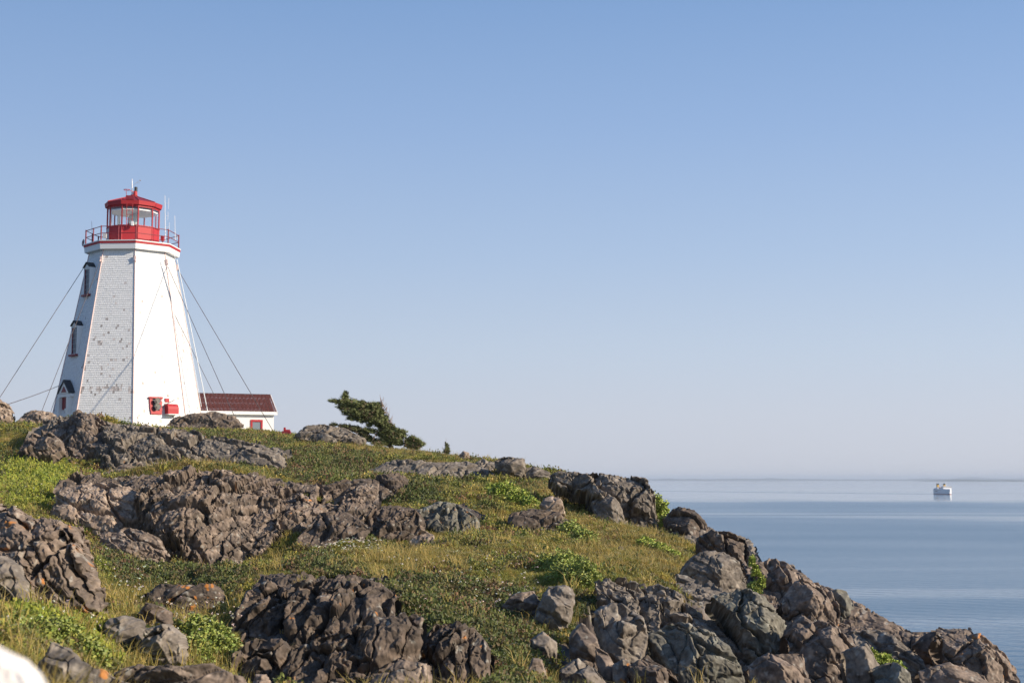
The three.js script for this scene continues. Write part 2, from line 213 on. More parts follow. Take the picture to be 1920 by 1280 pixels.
  { o: [1726, 1262, 1780, 1246, 1842, 1268, 1866, 1325, 1736, 1325], d: 19, lean: .6, t: .5, pal: 'brown', dip: -.6, label: 'flat brown block at the foot of the last block of the headland' },
  { o: [92, 952, 122, 906, 200, 894, 280, 893, 400, 883, 500, 896, 600, 916, 660, 906, 704, 960, 692, 1012, 600, 1034, 480, 1062, 390, 1078, 250, 1068, 178, 1034, 108, 988], d: 32.4, lean: .9, t: .10, pal: 'brown', dip: .5, label: 'broad brown bedrock that carries the domed rock face and its folds' },
  { o: [33, 864, 70, 812, 140, 780, 190, 788, 260, 801, 360, 812, 460, 828, 530, 850, 538, 888, 440, 888, 330, 896, 240, 908, 150, 892, 60, 874], d: 51.2, lean: 1.1, t: .10, pal: 'grey', dip: -.5, label: 'grey brown bedrock that carries the ledges of the rock bank' },
  { o: [606, 988, 660, 955, 740, 950, 800, 956, 860, 945, 896, 970, 898, 1000, 820, 1008, 740, 1024, 656, 1020], d: 32.6, lean: 3.2, t: .08, pal: 'dark', dip: .7, label: 'dark bedrock joining the dark hump and the greenish knuckle' },
  { o: [1110, 1130, 1150, 1100, 1262, 1098, 1345, 1132, 1440, 1190, 1500, 1260, 1500, 1340, 1080, 1340, 1085, 1230], d: 19.6, lean: 3, t: .08, pal: 'grey', dip: -.85, label: 'grey bedrock filling the clefts around the long sloping slab' },
  { o: [1415, 1062, 1500, 1088, 1600, 1146, 1722, 1204, 1764, 1260, 1744, 1340, 1480, 1340, 1432, 1210], d: 21.4, lean: 3, t: .08, pal: 'brown', dip: -.85, label: 'brown bedrock filling the clefts of the middle seaward slope' },
  { o: [1592, 1152, 1720, 1204, 1800, 1200, 1898, 1262, 1900, 1340, 1600, 1340], d: 20.8, lean: 2.5, t: .08, pal: 'brown', dip: -.8, label: 'brown bedrock under the last blocks of the headland' },
  { o: [1246, 968, 1320, 992, 1400, 1012, 1432, 1060, 1442, 1112, 1380, 1096, 1300, 1046], d: 31.4, lean: 4, t: .08, pal: 'grey', dip: -.85, label: 'grey bedrock joining the dark skyline rocks above the round boulder' },
  { o: [440, 1206, 480, 1110, 560, 1090, 690, 1087, 745, 1132, 790, 1174, 770, 1340, 448, 1340], d: 16.6, lean: 3, t: .08, pal: 'dark', dip: 1, label: 'dark bedrock filling the furrows between the crags' },
].map((r, i) => ({ lean: .5, t: .5, dip: .3, orange: 0, ...r, k: i * 7 + 3, pts: r.o.reduce((a, v, j) => (j % 2 ? a[a.length - 1].push(v) : a.push([v]), a), []) }));
for (const r of rocks) {
  const ys = r.pts.map((p) => p[1]), xs = r.pts.map((p) => p[0]);
  r.y1 = Math.max(...ys); r.y0 = Math.min(...ys); r.cx = (Math.max(...xs) + Math.min(...xs)) / 2; r.cy = (r.y0 + r.y1) / 2;
  r.w = Math.max(...xs) - Math.min(...xs); r.h = r.y1 - r.y0;
  r.depth = (py) => r.d * (1 + r.lean * (r.y1 - py) / F);
  r.out = r.pts.map(([x, y]) => at(x, y, r.depth(y)));
}

// ───────────── the ground: a height field through points on the hillside ─────────────
const groundPoints = [[0, 800, 62], [0, 870, 48], [0, 940, 34], [-200, 800, 62], [-200, 940, 34], [0, 1150, 14.5], [0, 1210, 11], [0, 1290, 7], [-200, 1250, 8], [60, 803, 64], [100, 900, 44], [60, 960, 31], [170, 1030, 27], [230, 1110, 22], [180, 1200, 14], [120, 1185, 13.5],
  [350, 1085, 24], [420, 1090, 23.5], [380, 1180, 17.5], [400, 1245, 15], [237, 808, 90], [243, 806, 103], [100, 800, 98], [370, 806, 98], [330, 812, 84], [250, 812, 72], [350, 814, 70], [430, 818, 72], [150, 806, 75], [480, 809, 84], [480, 812, 105], [520, 830, 64], [560, 870, 52], [600, 900, 45], [620, 842, 66], [700, 844, 68], [780, 851, 66], [840, 860, 62], [900, 872, 55],
  [600, 1042, 26.5], [680, 1052, 25.5], [620, 1075, 23.5], [760, 1062, 25], [800, 1100, 22.5], [850, 1130, 20.6], [750, 1130, 20.6], [900, 1180, 18.4], [950, 1220, 17], [930, 1275, 15.3], [850, 1012, 30], [900, 1030, 28.5], [950, 1050, 26.5], [1000, 1020, 29.5], [1060, 1005, 32],
  [930, 930, 42], [880, 917, 45], [1000, 922, 44], [1080, 935, 41], [1150, 1022, 32], [1100, 1062, 26.5], [1200, 1052, 28.5], [1250, 1085, 26], [1180, 1088, 24.5], [1270, 1042, 30.5], [1235, 962, 40], [1245, 990, 36.5], [1300, 1030, 33], [1060, 1190, 19.8], [1100, 1275, 16.4], [1300, 1278, 17], [1500, 1285, 17.5], [1700, 1285, 19], [1850, 1295, 20], [1420, 1110, 26.6], [1560, 1205, 21.8],
  [60, 812, 57], [150, 802, 56.5], [237, 808, 56.5], [300, 815, 57], [350, 821, 57], [420, 832, 57], [480, 842, 57], [150, 805, 62], [300, 813, 62], [400, 820, 62], [480, 831, 62], [160, 912, 38], [250, 906, 38], [350, 894, 38], [450, 899, 38], [350, 890, 42], [250, 896, 42], [450, 893, 42], [620, 842, 75], [620, 838, 85], [700, 848, 76], [780, 853, 72],
  [960, 1500, 9], [300, 1500, 8], [1600, 1500, 11], [960, 2300, 3], [300, 2400, 2.6], [1600, 2400, 3], [-150, 2000, 3]];
const tp = [];
const addTP = (p) => tp.push([p.x / -p.z * F / 300, Math.log(-p.z) * 5, p.y - CAM_Y]);
for (const [x, y, d] of groundPoints) addTP(at(x, y, d));
for (const r of rocks) if (r.d > 5 && r.lean < 2) r.pts.forEach(([x, y], i) => { if (y > r.cy + .25 * r.h || (r.lean > .75 && i % 2 === 0)) { const p = r.out[i].clone(); p.y -= .1; addTP(p); } });
{ // thin-plate spline
  const n = tp.length, N = n + 3, M = Array.from({ length: N }, () => new Float64Array(N + 1));
  for (let i = 0; i < n; i++) {
    for (let j = 0; j < n; j++) { const r2 = (tp[i][0] - tp[j][0]) ** 2 + (tp[i][1] - tp[j][1]) ** 2; M[i][j] = r2 > 0 ? .5 * r2 * Math.log(r2) : 0; }
    M[i][i] += .08; M[i][n] = M[n][i] = 1; M[i][n + 1] = M[n + 1][i] = tp[i][0]; M[i][n + 2] = M[n + 2][i] = tp[i][1]; M[i][N] = tp[i][2];
  }
  for (let c = 0; c < N; c++) {
    let p = c; for (let r = c + 1; r < N; r++) if (Math.abs(M[r][c]) > Math.abs(M[p][c])) p = r;
    [M[c], M[p]] = [M[p], M[c]];
    for (let r = c + 1; r < N; r++) { const f = M[r][c] / M[c][c]; if (f) for (let k = c; k <= N; k++) M[r][k] -= f * M[c][k]; }
  }
  const w = new Float64Array(N);
  for (let c = N - 1; c >= 0; c--) { let s = M[c][N]; for (let k = c + 1; k < N; k++) s -= M[c][k] * w[k]; w[c] = s / M[c][c]; }
  tp.weights = w;
}
const curve = (pts, x) => { if (x <= pts[0][0]) return pts[0][1]; for (let i = 1; i < pts.length; i++) if (x < pts[i][0]) { const [a, b] = pts[i - 1], [c, d] = pts[i]; return b + (d - b) * (x - a) / (c - a); } return pts[pts.length - 1][1]; };
const EDGE = [[-400, 125], [400, 118], [560, 108], [700, 78], [860, 66], [1000, 56], [1210, 43], [1320, 36], [1420, 30.5], [1600, 25.6], [1750, 24], [1900, 22.5], [2200, 22]];
function rawHeight(s, d) {           // s = x / d, d = metres in front of the camera
  const sc = clamp(s, -.48, .42), e = curve(EDGE, 960 + sc * F), dc = clamp(d, 1.5, Math.min(e, 106)), a = sc * F / 300, b = Math.log(dc) * 5, w = tp.weights, n = tp.length;
  let h = w[n] + w[n + 1] * a + w[n + 2] * b;
  for (let i = 0; i < n; i++) { const x = a - tp[i][0], y = b - tp[i][1], r2 = x * x + y * y; if (r2 > 0) h += w[i] * .5 * r2 * Math.log(r2); }
  const over = Math.max(0, d - e);
  h -= over * over / (over + 3) * 1.1;
  const side = Math.max(0, s - .352) * d; h -= side * .9;
  return h;
}
const DMIN = 1.2, DMAX = 165, ROWS = 460, COLS = 820, SMAX = .46;
const rowOf = (d) => Math.log(d / DMIN) / Math.log(DMAX / DMIN) * (ROWS - 1), dOf = (j) => DMIN * (DMAX / DMIN) ** (j / (ROWS - 1));
const CG = 4, hgrid = new Float32Array(Math.ceil(ROWS / CG + 2) * Math.ceil(COLS / CG + 2)), CW = Math.ceil(COLS / CG + 2);
for (let j = 0; j * CG < ROWS + CG; j++) for (let i = 0; i * CG < COLS + CG; i++) hgrid[j * CW + i] = rawHeight((i * CG / (COLS - 1) * 2 - 1) * SMAX, dOf(j * CG));
function height(s, d) {
  const fi = clamp((s / SMAX + 1) / 2 * (COLS - 1), 0, COLS - 1.001) / CG, fj = clamp(rowOf(d), 0, ROWS - 1.001) / CG, i = Math.floor(fi), j = Math.floor(fj), u = fi - i, v = fj - j;
  const a = hgrid[j * CW + i], b = hgrid[j * CW + i + 1], c = hgrid[(j + 1) * CW + i], e = hgrid[(j + 1) * CW + i + 1];
  return (a * (1 - u) + b * u) * (1 - v) + (c * (1 - u) + e * u) * v;
}
const groundNoise = (x, z) => .10 * fbm(x * .35, 3, z * .35, 3) + .06 * n3(x * 1.4, 8, z * 1.4) + .035 * n3b(x * 3.4, 8, z * 3.4);
const groundAt = (x, z) => CAM_Y + height(x / -z, -z) + groundNoise(x, z);
function hit(px, py) {               // where the sight line through a pixel first meets the ground
  for (let d = 5; d < 120; d *= 1.004) { const p = at(px, py, d); if (CAM_Y + height(p.x / d, d) >= p.y) return p; }
  return null;
}
// plan regions: pixel outlines carried to the ground as (s, ln d) polygons
const region = (flat) => { const a = []; for (let i = 0; i < flat.length; i += 2) { const p = hit(flat[i], flat[i + 1]) || at(flat[i], flat[i + 1] + 12, 70); a.push([p.x / -p.z * 4, Math.log(-p.z)]); } return a; };
const inside = (poly, x, y) => { let c = false; for (let i = 0, j = poly.length - 1; i < poly.length; j = i++) { const [a, b] = poly[i], [e, f] = poly[j]; if ((b > y) !== (f > y) && x < (e - a) * (y - b) / (f - b) + a) c = !c; } return c; };
const REG = {
  rock: [[1080, 1330, 1072, 1180, 1120, 1105, 1265, 1122, 1300, 1060, 1320, 1015, 1420, 1045, 1910, 1240, 1960, 1330], [440, 1330, 450, 1160, 500, 1092, 690, 1088, 740, 1140, 785, 1180, 770, 1330], [780, 1330, 790, 1230, 860, 1180, 916, 1230, 890, 1330]],
  heath: [[700, 1100, 800, 1085, 930, 1105, 1010, 1150, 1010, 1200, 900, 1205, 800, 1185, 720, 1140], [540, 1062, 600, 1036, 660, 1066, 710, 1095, 560, 1105], [900, 1200, 1000, 1185, 985, 1330, 890, 1330], [270, 802, 400, 797, 520, 806, 522, 832, 400, 824], [520, 845, 690, 850, 700, 900, 600, 930, 530, 890], [220, 1085, 330, 1070, 462, 1078, 445, 1112, 300, 1104], [738, 915, 830, 922, 825, 945, 742, 948], [1075, 1115, 1130, 1115, 1140, 1190, 1090, 1180], [160, 1020, 230, 1060, 300, 1075, 240, 1090, 170, 1050]],
  gold: [[600, 828, 860, 848, 900, 872, 640, 850], [1110, 1020, 1300, 1005, 1318, 1050, 1200, 1080, 1050, 1052], [610, 1055, 850, 1030, 900, 1065, 700, 1085], [220, 880, 420, 868, 440, 890, 260, 905], [1000, 895, 1100, 930, 1150, 1000, 1090, 990, 1020, 930]],
  moss: [[0, 865, 140, 872, 150, 905, 90, 955, 0, 950], [0, 1140, 190, 1170, 210, 1250, 120, 1225, 60, 1200, 0, 1215]],
};
for (const k in REG) REG[k] = REG[k].map(region);
const rockPlans = rocks.map((r) => r.out.map((p) => [p.x / -p.z * 4, Math.log(-p.z)]));
function kindAt(x, z) {
  const d = -z, wob = .035, a = x / d * 4 + wob * n3(x * 1.1, 2, z * 1.1) + .02 * n3(x * 4, 9, z * 4), b = Math.log(d) + wob * n3(x * 1.1, 6, z * 1.1) * .8;
  if (REG.rock.some((p) => inside(p, a, b))) return 'rock';
  if (REG.heath.some((p) => inside(p, a, b))) return 'heath';
  if (REG.gold.some((p) => inside(p, a, b))) return 'gold';
  if (REG.moss.some((p) => inside(p, a, b))) return 'moss';
  const px = 960 + x / d * F; if (px > 1300 && d > 8 || px > 1040 && d < 20 || d < 9.5 && x > -1.2) return 'rock';
  return 'grass';
}
const rockCores = rockPlans.filter((_, i) => rocks[i].lean > .5 && rocks[i].lean < 2 && rocks[i].w > 60).map((p) => { const a = p.reduce((s, q) => s + q[0], 0) / p.length, b = p.reduce((s, q) => s + q[1], 0) / p.length; return p.map(([x, y]) => [a + (x - a) * .9, b + (y - b) * .9]); });
const underRock = (x, z) => { const a = x / -z * 4, b = Math.log(-z); return rockPlans.some((p, i) => rocks[i].lean < 2 && inside(p, a, b)); };
{
  const pos = new Float32Array(ROWS * COLS * 3), col = new Float32Array(ROWS * COLS * 3), idx = [], P = V(0, 0, 0);
  for (let j = 0; j < ROWS; j++) for (let i = 0; i < COLS; i++) {
    const s = (i / (COLS - 1) * 2 - 1) * SMAX, d = dOf(j), x = s * d, z = -d, o = (j * COLS + i) * 3;
    let y = CAM_Y + height(s, d) + groundNoise(x, z);
    const k = kindAt(x, z), pa = s * 4, pb = Math.log(d);
    if (d > 10 && d < 90 && rockCores.some((q) => inside(q, pa, pb))) y -= .6;
    P.set(x, y, z);
    if (k === 'rock') { y += .42 * relief(P, -.8, 1, 900) - .06; rockColor(P, x > 3 ? 'grey' : 'dark', col, o, 0, 5); }
    else {
      const a = .5 + .5 * fbm(x * 1.3, 4, z * 1.3, 3), b = .5 + .5 * n3b(x * 6, 1, z * 6);
      const C = k === 'heath' ? [.05, .052, .016] : k === 'gold' ? [.15, .108, .04] : k === 'moss' ? [.075, .095, .018] : [.10, .09, .028];
      for (let c = 0; c < 3; c++) col[o + c] = C[c] * (.65 + .5 * a + .25 * b) + [.03, .018, .008][c] * a;
      if (k === 'heath') y += .07 * b;
    }
    pos[o] = x; pos[o + 1] = Math.max(-2, y); pos[o + 2] = z;
    if (i && j) { const a = j * COLS + i; idx.push(a - COLS - 1, a - COLS, a - 1, a - COLS, a, a - 1); }
  }
  structure('headland', geoOf(pos, idx, col), vmat(.95));
}

// ───────────── rock meshes ─────────────
const rockMat = vmat(.9);
function buildRock(r) {
  // a lump inside the outline, sampled on an even grid in the rock's own leaning plane, and a plainer back
  const n = r.out.length, c = V(0, 0, 0); r.out.forEach((p) => c.add(p)); c.divideScalar(n);
  const nrm = V(0, r.lean, 1).normalize(), up = V(0, 1, -r.lean).normalize(), flat = r.out.map((p) => { const q = p.clone().sub(c); return [q.x, q.dot(up)]; });
  const xs = flat.map((p) => p[0]), ys = flat.map((p) => p[1]), X0 = Math.min(...xs), X1 = Math.max(...xs), Y0r = Math.min(...ys), Y1r = Math.max(...ys);
  const wM = X1 - X0, hM = Y1r - Y0r, size = Math.min(wM, r.h * r.d / F), T = Math.min(r.t * size * (r.dip < -.5 && r.cx > 1050 && r.lean < .85 ? .95 : r.lean >= .6 ? .62 : r.w > 100 ? .68 : .85), 1.15), rough = clamp(size / 1.7, .13, 1.05);
  const fine = r.fine ?? (r.lean > 2 ? .9 : r.pal === 'dark' && r.dip > .8 ? 1.35 : r.lean >= .75 ? .62 : r.dip < -.5 ? .62 : 1);
  const slab = r.dip < -.5 && r.cx > 1050 && r.lean < .85, grow = r.y0 > 1080 && r.y1 > 1150 && (r.cx > 1060 || (r.cx > 430 && r.cx < 930)) && !/skyline/.test(r.label) ? .85 : .94;
  const NA = 720, rim = new Float32Array(NA + 1);
  for (let i = 0; i <= NA; i++) {
    const a = i / NA * 2 * Math.PI - Math.PI, dx = Math.cos(a), dy = Math.sin(a);
    for (let j = 0; j < n; j++) {
      const [px, py] = flat[j], [qx, qy] = flat[(j + 1) % n], ex = qx - px, ey = qy - py, den = dx * ey - dy * ex; if (Math.abs(den) < 1e-9) continue;
      const t = (px * ey - py * ex) / den, u = (px * dy - py * dx) / den; if (t > rim[i] && u >= -1e-6 && u <= 1 + 1e-6) rim[i] = t;
    }
    if (rim[i] < .02) rim[i] = .02;
  }
  const reach = (x, y) => { const f = (Math.atan2(y, x) / Math.PI + 1) / 2 * NA, i = Math.min(NA - 1, Math.floor(f)); return Math.hypot(x, y) / (rim[i] + (rim[i + 1] - rim[i]) * (f - i)); };
  const low = !slab && (r.w > 100 || r.lean > .75), cuts = [];
  for (let i = 0; i < (low ? 12 : 9); i++) { const a = hash(r.k, i, 1, 5) * Math.PI * 2, s = .35 + .9 * hash(r.k, i, 2, 5), off = low ? hash(r.k, i, 4, 5) - .5 : 0; cuts.push([Math.cos(a) * s, Math.sin(a) * s, .72 + .3 * hash(r.k, i, 3, 5) + off * s * .6]); }
  const pos = [], col = [], idx = [], p = V(0, 0, 0);
  function sheet(step, front) {
    const sy = r.lean > 2 ? step * Math.hypot(1, r.lean) * .5 : step, nx = Math.ceil(wM / step) + 3, ny = Math.ceil(hM / sy) + 3, id = new Int32Array(nx * ny).fill(-1);
    for (let j = 0; j < ny; j++) for (let i = 0; i < nx; i++) {
      const x = X0 + (i - 1) * step, y = Y0r + (j - 1) * sy;
      p.copy(c).addScaledVector(up, y); p.x += x;
      let k = reach(x, y) * grow;
      if (k > 1.3) continue;
      k *= 1 + rough * (.07 * n3(p.x * 1.3 / size, p.y * 2.6 / size, r.k) + .045 * n3(p.x * 5 / size, p.y * 5 / size, r.k) + .03 * n3(p.x * 9, p.y * 9, r.k) + .02 * n3b(p.x * 25, p.y * 25, r.k));
      if (k > 1.05) continue;
      if (front) {
        const kk = Math.min(1, k); let w = low ? (1 - kk ** 2.2) * 1.15 : (1 - kk ** 3) ** (1 / 1.6);
        const cu = x / wM * 2, cv = y / hM * 2; for (const [a, b, o] of cuts) w = Math.min(w, Math.max(o - a * cu - b * cv, w * (r.t > .75 ? .8 : slab ? .25 : .4)));
        w = w * T - .5 * T * smooth(.88, 1.06, k);
        p.addScaledVector(nrm, w);
        if (r.pal !== 'white') { p.addScaledVector(nrm, (r.lean > 2 ? .5 * relief(p, r.dip, rough, r.k, fine) - .06 : (slab ? .8 : 1) * relief(p, r.dip, rough, r.k, fine)) * (1 - .55 * smooth(.8, 1, k))); const q = .03 * rough; p.x += q * n3(p.x * 7, p.y * 7, p.z * 7); p.addScaledVector(up, q * n3b(p.x * 7, p.y * 7, p.z * 7)); }
        else p.addScaledVector(nrm, .02 * fbm(p.x * 9, p.y * 9, p.z * 9, 5));
      } else p.addScaledVector(nrm, -.52 * T - (.4 * T + .42 * rough) * Math.sqrt(Math.max(0, 1 - k * k)));
      id[j * nx + i] = pos.length / 3; pos.push(p.x, p.y, p.z); col.push(0, 0, 0); rockColor(p, r.pal, col, col.length - 3, r.orange, r.k);
    }
    for (let j = 1; j < ny; j++) for (let i = 1; i < nx; i++) {
      const a = id[(j - 1) * nx + i - 1], b = id[(j - 1) * nx + i], d = id[j * nx + i - 1], e = id[j * nx + i];
      const tri = (u, v, w) => { if (u >= 0 && v >= 0 && w >= 0) front ? idx.push(u, v, w) : idx.push(u, w, v); };
      if ((i + j) & 1) { tri(a, b, e); tri(a, e, d); } else { tri(a, b, d); tri(b, e, d); }
    }
  }
  const st = clamp(1.35 * r.d / F, .001, 1);
  sheet(st, true); sheet(st * 4, false);
  const m = mesh(r.w < 80 && r.h < 90 ? 'boulder' : 'rock_outcrop', geoOf(pos, idx, col), rockMat);
  tag(m, r.label, 'rock');
  return m;
}
rocks.forEach(buildRock);
// ───────────── sea and far coast ─────────────
const TAU = Math.PI * 2;
function gray(size, f, repeat) {
  const data = new Uint8Array(size * size * 4);
  for (let j = 0; j < size; j++) for (let i = 0; i < size; i++) { const v = clamp(f((i + .5) / size, (j + .5) / size)) * 255, o = (j * size + i) * 4; data[o] = data[o + 1] = data[o + 2] = v; data[o + 3] = 255; }
  const t = new THREE.DataTexture(data, size, size); t.magFilter = t.minFilter = THREE.LinearFilter; t.wrapS = t.wrapT = repeat ? THREE.RepeatWrapping : THREE.ClampToEdgeWrapping; t.needsUpdate = true; return t;
}
const ferryAt = (() => { for (let d = 1500; ; d += 1) { const p = at(1771, 926.5, d); if (p.y <= 0) return p; } })();
{
  const UV0 = [-2600, -7200], SPAN = 7200;
  const ripples = gray(1024, (() => { const k = []; for (let i = 0; i < 46; i++) { const n = 8 + Math.floor(rnd() ** 1.6 * 70), a = 1.5 + 1.25 * (rnd() + rnd() - 1); k.push([Math.round(n * Math.cos(a)), Math.round(n * Math.sin(a)), rnd() * TAU, 1 / n ** .8]); } const s = k.reduce((t, w) => t + w[3], 0); return (u, v) => .5 + 1.6 * k.reduce((t, w) => t + w[3] * Math.sin(TAU * (w[0] * u + w[1] * v) + w[2]), 0) / s; })(), true);
  ripples.repeat.set(SPAN / 55, SPAN / 55);
  // wind: ruffled water near the shore, long smooth slicks, a calm beyond; the ship's wake is a ruffled line
  const wind = gray(2048, (u, v) => {
    const x = UV0[0] + u * SPAN, z = UV0[1] + v * SPAN, d = -z;
    const wav = 1 + .16 * n3(x / 900, 4, 2) + .05 * n3(x / 160, 1, d / 300);
    let r = .36 - .30 * smooth(1150 * wav, 1620 * wav, d);
    const str = fbm(x / 520, 5, d / (18 + d * .09), 3);
    r += (.12 * str - .13 * smooth(.25, .6, fbm(x / 700 + 9, 2, d / (30 + d * .06), 2))) * smooth(3000, 900, d);
    r += .08 * n3(x / 900, 7, d / 120) * smooth(900, 2200, d);
    r -= .20 * Math.exp(-(((d - 985 - .055 * x - 25 * n3(x / 260, 1, 1)) / 20) ** 2)) * smooth(700, -50, x);
    const back = ferryAt.x - x, wz = -ferryAt.z + 14 + back * 1.45;
    if (back > 0) r += .42 * Math.exp(-(((d - wz) / (38 + back * .1)) ** 2)) * smooth(620, 120, back);
    return clamp(r, .05, .75);
  }, false);
  const g = new THREE.PlaneGeometry(84000, 84000); g.rotateX(-Math.PI / 2);
  const p = g.attributes.position, uv = g.attributes.uv;
  for (let i = 0; i < p.count; i++) uv.setXY(i, (p.getX(i) - UV0[0]) / SPAN, (p.getZ(i) - UV0[1]) / SPAN);
  structure('sea', g, new THREE.MeshPhysicalMaterial({ color: new THREE.Color().setRGB(.022, .092, .160), roughness: .58, roughnessMap: wind, bumpMap: ripples, bumpScale: .10, ior: 1.33 }));
}
function coast(dist, x0, x1, px, name) {       // a long low shore: ridge with two slopes
  const n = 240, pos = [], idx = [], m = dist / F;
  for (let i = 0; i <= n; i++) {
    const x = x0 + (x1 - x0) * i / n, h = Math.max(.2, px(x)) * m, X = (x - 960) * m;
    pos.push(X, -3, -dist, X, h * .8, -dist - 300, X, h, -dist - 900, X, -3, -dist - 2500);
    if (i) for (let k = 0; k < 3; k++) { const a = (i - 1) * 4 + k, b = i * 4 + k; idx.push(a, b, a + 1, b, b + 1, a + 1); }
  }
  structure(name, geoOf(pos, idx), std(.05, .065, .05, .95));
}
const bump = (x, c, w, h) => h * Math.exp(-(((x - c) / w) ** 2));
coast(24000, 1180, 2500, (x) => 2.4 + .7 * n3(x / 60, 1, 1) + .5 * n3(x / 17, 2, 1) + bump(x, 1470, 22, 1.8) + bump(x, 1260, 60, .8) + bump(x, 1400, 70, 1), 'hills');
coast(34000, 1690, 2500, (x) => 1.2 + .6 * n3(x / 50, 6, 1) + bump(x, 1748, 26, 2.6) + bump(x, 1835, 40, 4.2) + bump(x, 1990, 90, 4), 'far_hills');
coast(15000, 1785, 2500, (x) => 2.2 * smooth(1785, 1830, x) + bump(x, 1845, 26, 1.6) + .3 * n3(x / 20, 3, 3), 'islet');
scene.fog = new THREE.FogExp2(new THREE.Color().setRGB(.74, .85, 1), 6e-5);

// ───────────── ferry ─────────────
{
  const f = thing('ferry', 'white car ferry with two yellow funnels out on the calm sea', 'ferry', [ferryAt.x, 0, ferryAt.z - 2], 0);
  f.rotation.y = 3 * Math.PI / 180;
  const white = std(.82, .82, .82, .5), red = std(.22, .035, .03, .6), dark = std(.03, .035, .045, .4), yel = std(.80, .46, .05, .5), grey = std(.4, .42, .45, .6), orangeBoat = std(.75, .25, .05, .6);
  const plan = (sc, zt) => { const s = new THREE.Shape(); const b = 7 * sc; s.moveTo(-b, -27); s.lineTo(b, -27); s.lineTo(b, 12); s.quadraticCurveTo(b * .95, 21, 0, zt); s.quadraticCurveTo(-b * .95, 21, -b, 12); s.closePath(); return s; };
  const slab = (sc, zt, y0, y1) => { const g = new THREE.ExtrudeGeometry(plan(sc, zt), { depth: y1 - y0, bevelEnabled: false, curveSegments: 14 }); g.rotateX(Math.PI / 2); g.scale(1, 1, 1); g.translate(0, y1, 0); return g; };
  mesh('bottom_paint', slab(.99, 26.2, -1.5, .9), red, f);
  mesh('hull', [slab(1, 27, .9, 4.5), slab(1.02, 28.5, 4.5, 8.4)], white, f);
  mesh('deck_house', bx(13.6, 2.2, 20, 0, 9.5, 7), white, f);
  mesh('aft_house', bx(13.6, 1.3, 9, 0, 9.05, -20), white, f);
  mesh('bridge', [bx(14.6, 1.9, 6, 0, 11.5, 13), bx(13, .4, 7.2, 0, 12.65, 12.6)], white, f);
  mesh('bridge_window', bx(14.7, .8, 6.1, 0, 11.6, 13), dark, f);
  for (const sx of [-1, 1]) for (let k = 0; k < 7; k++) mesh('cabin_window', bx(.1, .8, 2.2, sx * 7.16, 6.9, -24 + k * 4.6), dark, f);
  for (const sx of [-1, 1]) mesh('side_opening', bx(.12, 1.0, 13, sx * 7.12, 4.9, -14), dark, f);
  mesh('bow_visor', [bx(5, 3, .3, 0, 5.4, 24.2)], grey, f);
  for (const sx of [-1, 1]) {
    const fu = mesh('funnel', [bx(2.7, 3.8, 4.2, sx * 5.5, 13.2, -11)], yel, f);
    mesh('funnel_top', bx(2.8, 1.9, 4.3, sx * 5.5, 16.05, -11), dark, fu);
    mesh('funnel_base', bx(3, 3, 4.8, sx * 5.5, 9.8, -11), white, f);
  }
  mesh('mast', [rod(V(0, 12.8, 11), V(0, 20.5, 10.4), .45, .25), bx(3.4, .4, .4, 0, 17.6, 10.7), bx(2.6, .6, .5, 0, 15.6, 11.2)], white, f);
  mesh('aft_mast', rod(V(0, 9, -6), V(0, 20, -6), .2, .1), grey, f);
  for (const sx of [-1, 1]) mesh('lifeboat', bx(1.6, 1.3, 6, sx * 6.9, 10.6, 0), orangeBoat, f);
}

// ───────────── lighthouse ─────────────
const LX = -27.0, LZ = -100, Y0 = 26.9, YT = 39.84, D2R = Math.PI / 180;
const RAD = (y) => 5.08 - (y - 28.2) * .1873;                     // corner radius of the tower at height y
const CORNER = 18.6 * D2R;                                        // azimuth of the corner that faces the camera
const pol = (a, r, y) => V(Math.sin(a) * r, y, Math.cos(a) * r);
const paint = { white: std(.80, .80, .79, .6), red: std(.40, .022, .028, .6), darkred: std(.22, .016, .026, .5), black: std(.035, .036, .04, .6), steel: std(.55, .56, .58, .4, { metalness: .4 }), pink: std(.72, .54, .50, .7), glassy: new THREE.MeshPhysicalMaterial({ color: 0xffffff, transmission: 1, thickness: 0, roughness: .03, ior: 1.5 }), grey: std(.42, .42, .43, .7), interior: std(.86, .87, .84, .7) };
const tower = thing('lighthouse', 'white shingled eight sided lighthouse with a red lantern room on the headland', 'lighthouse', [LX, 0, LZ]);
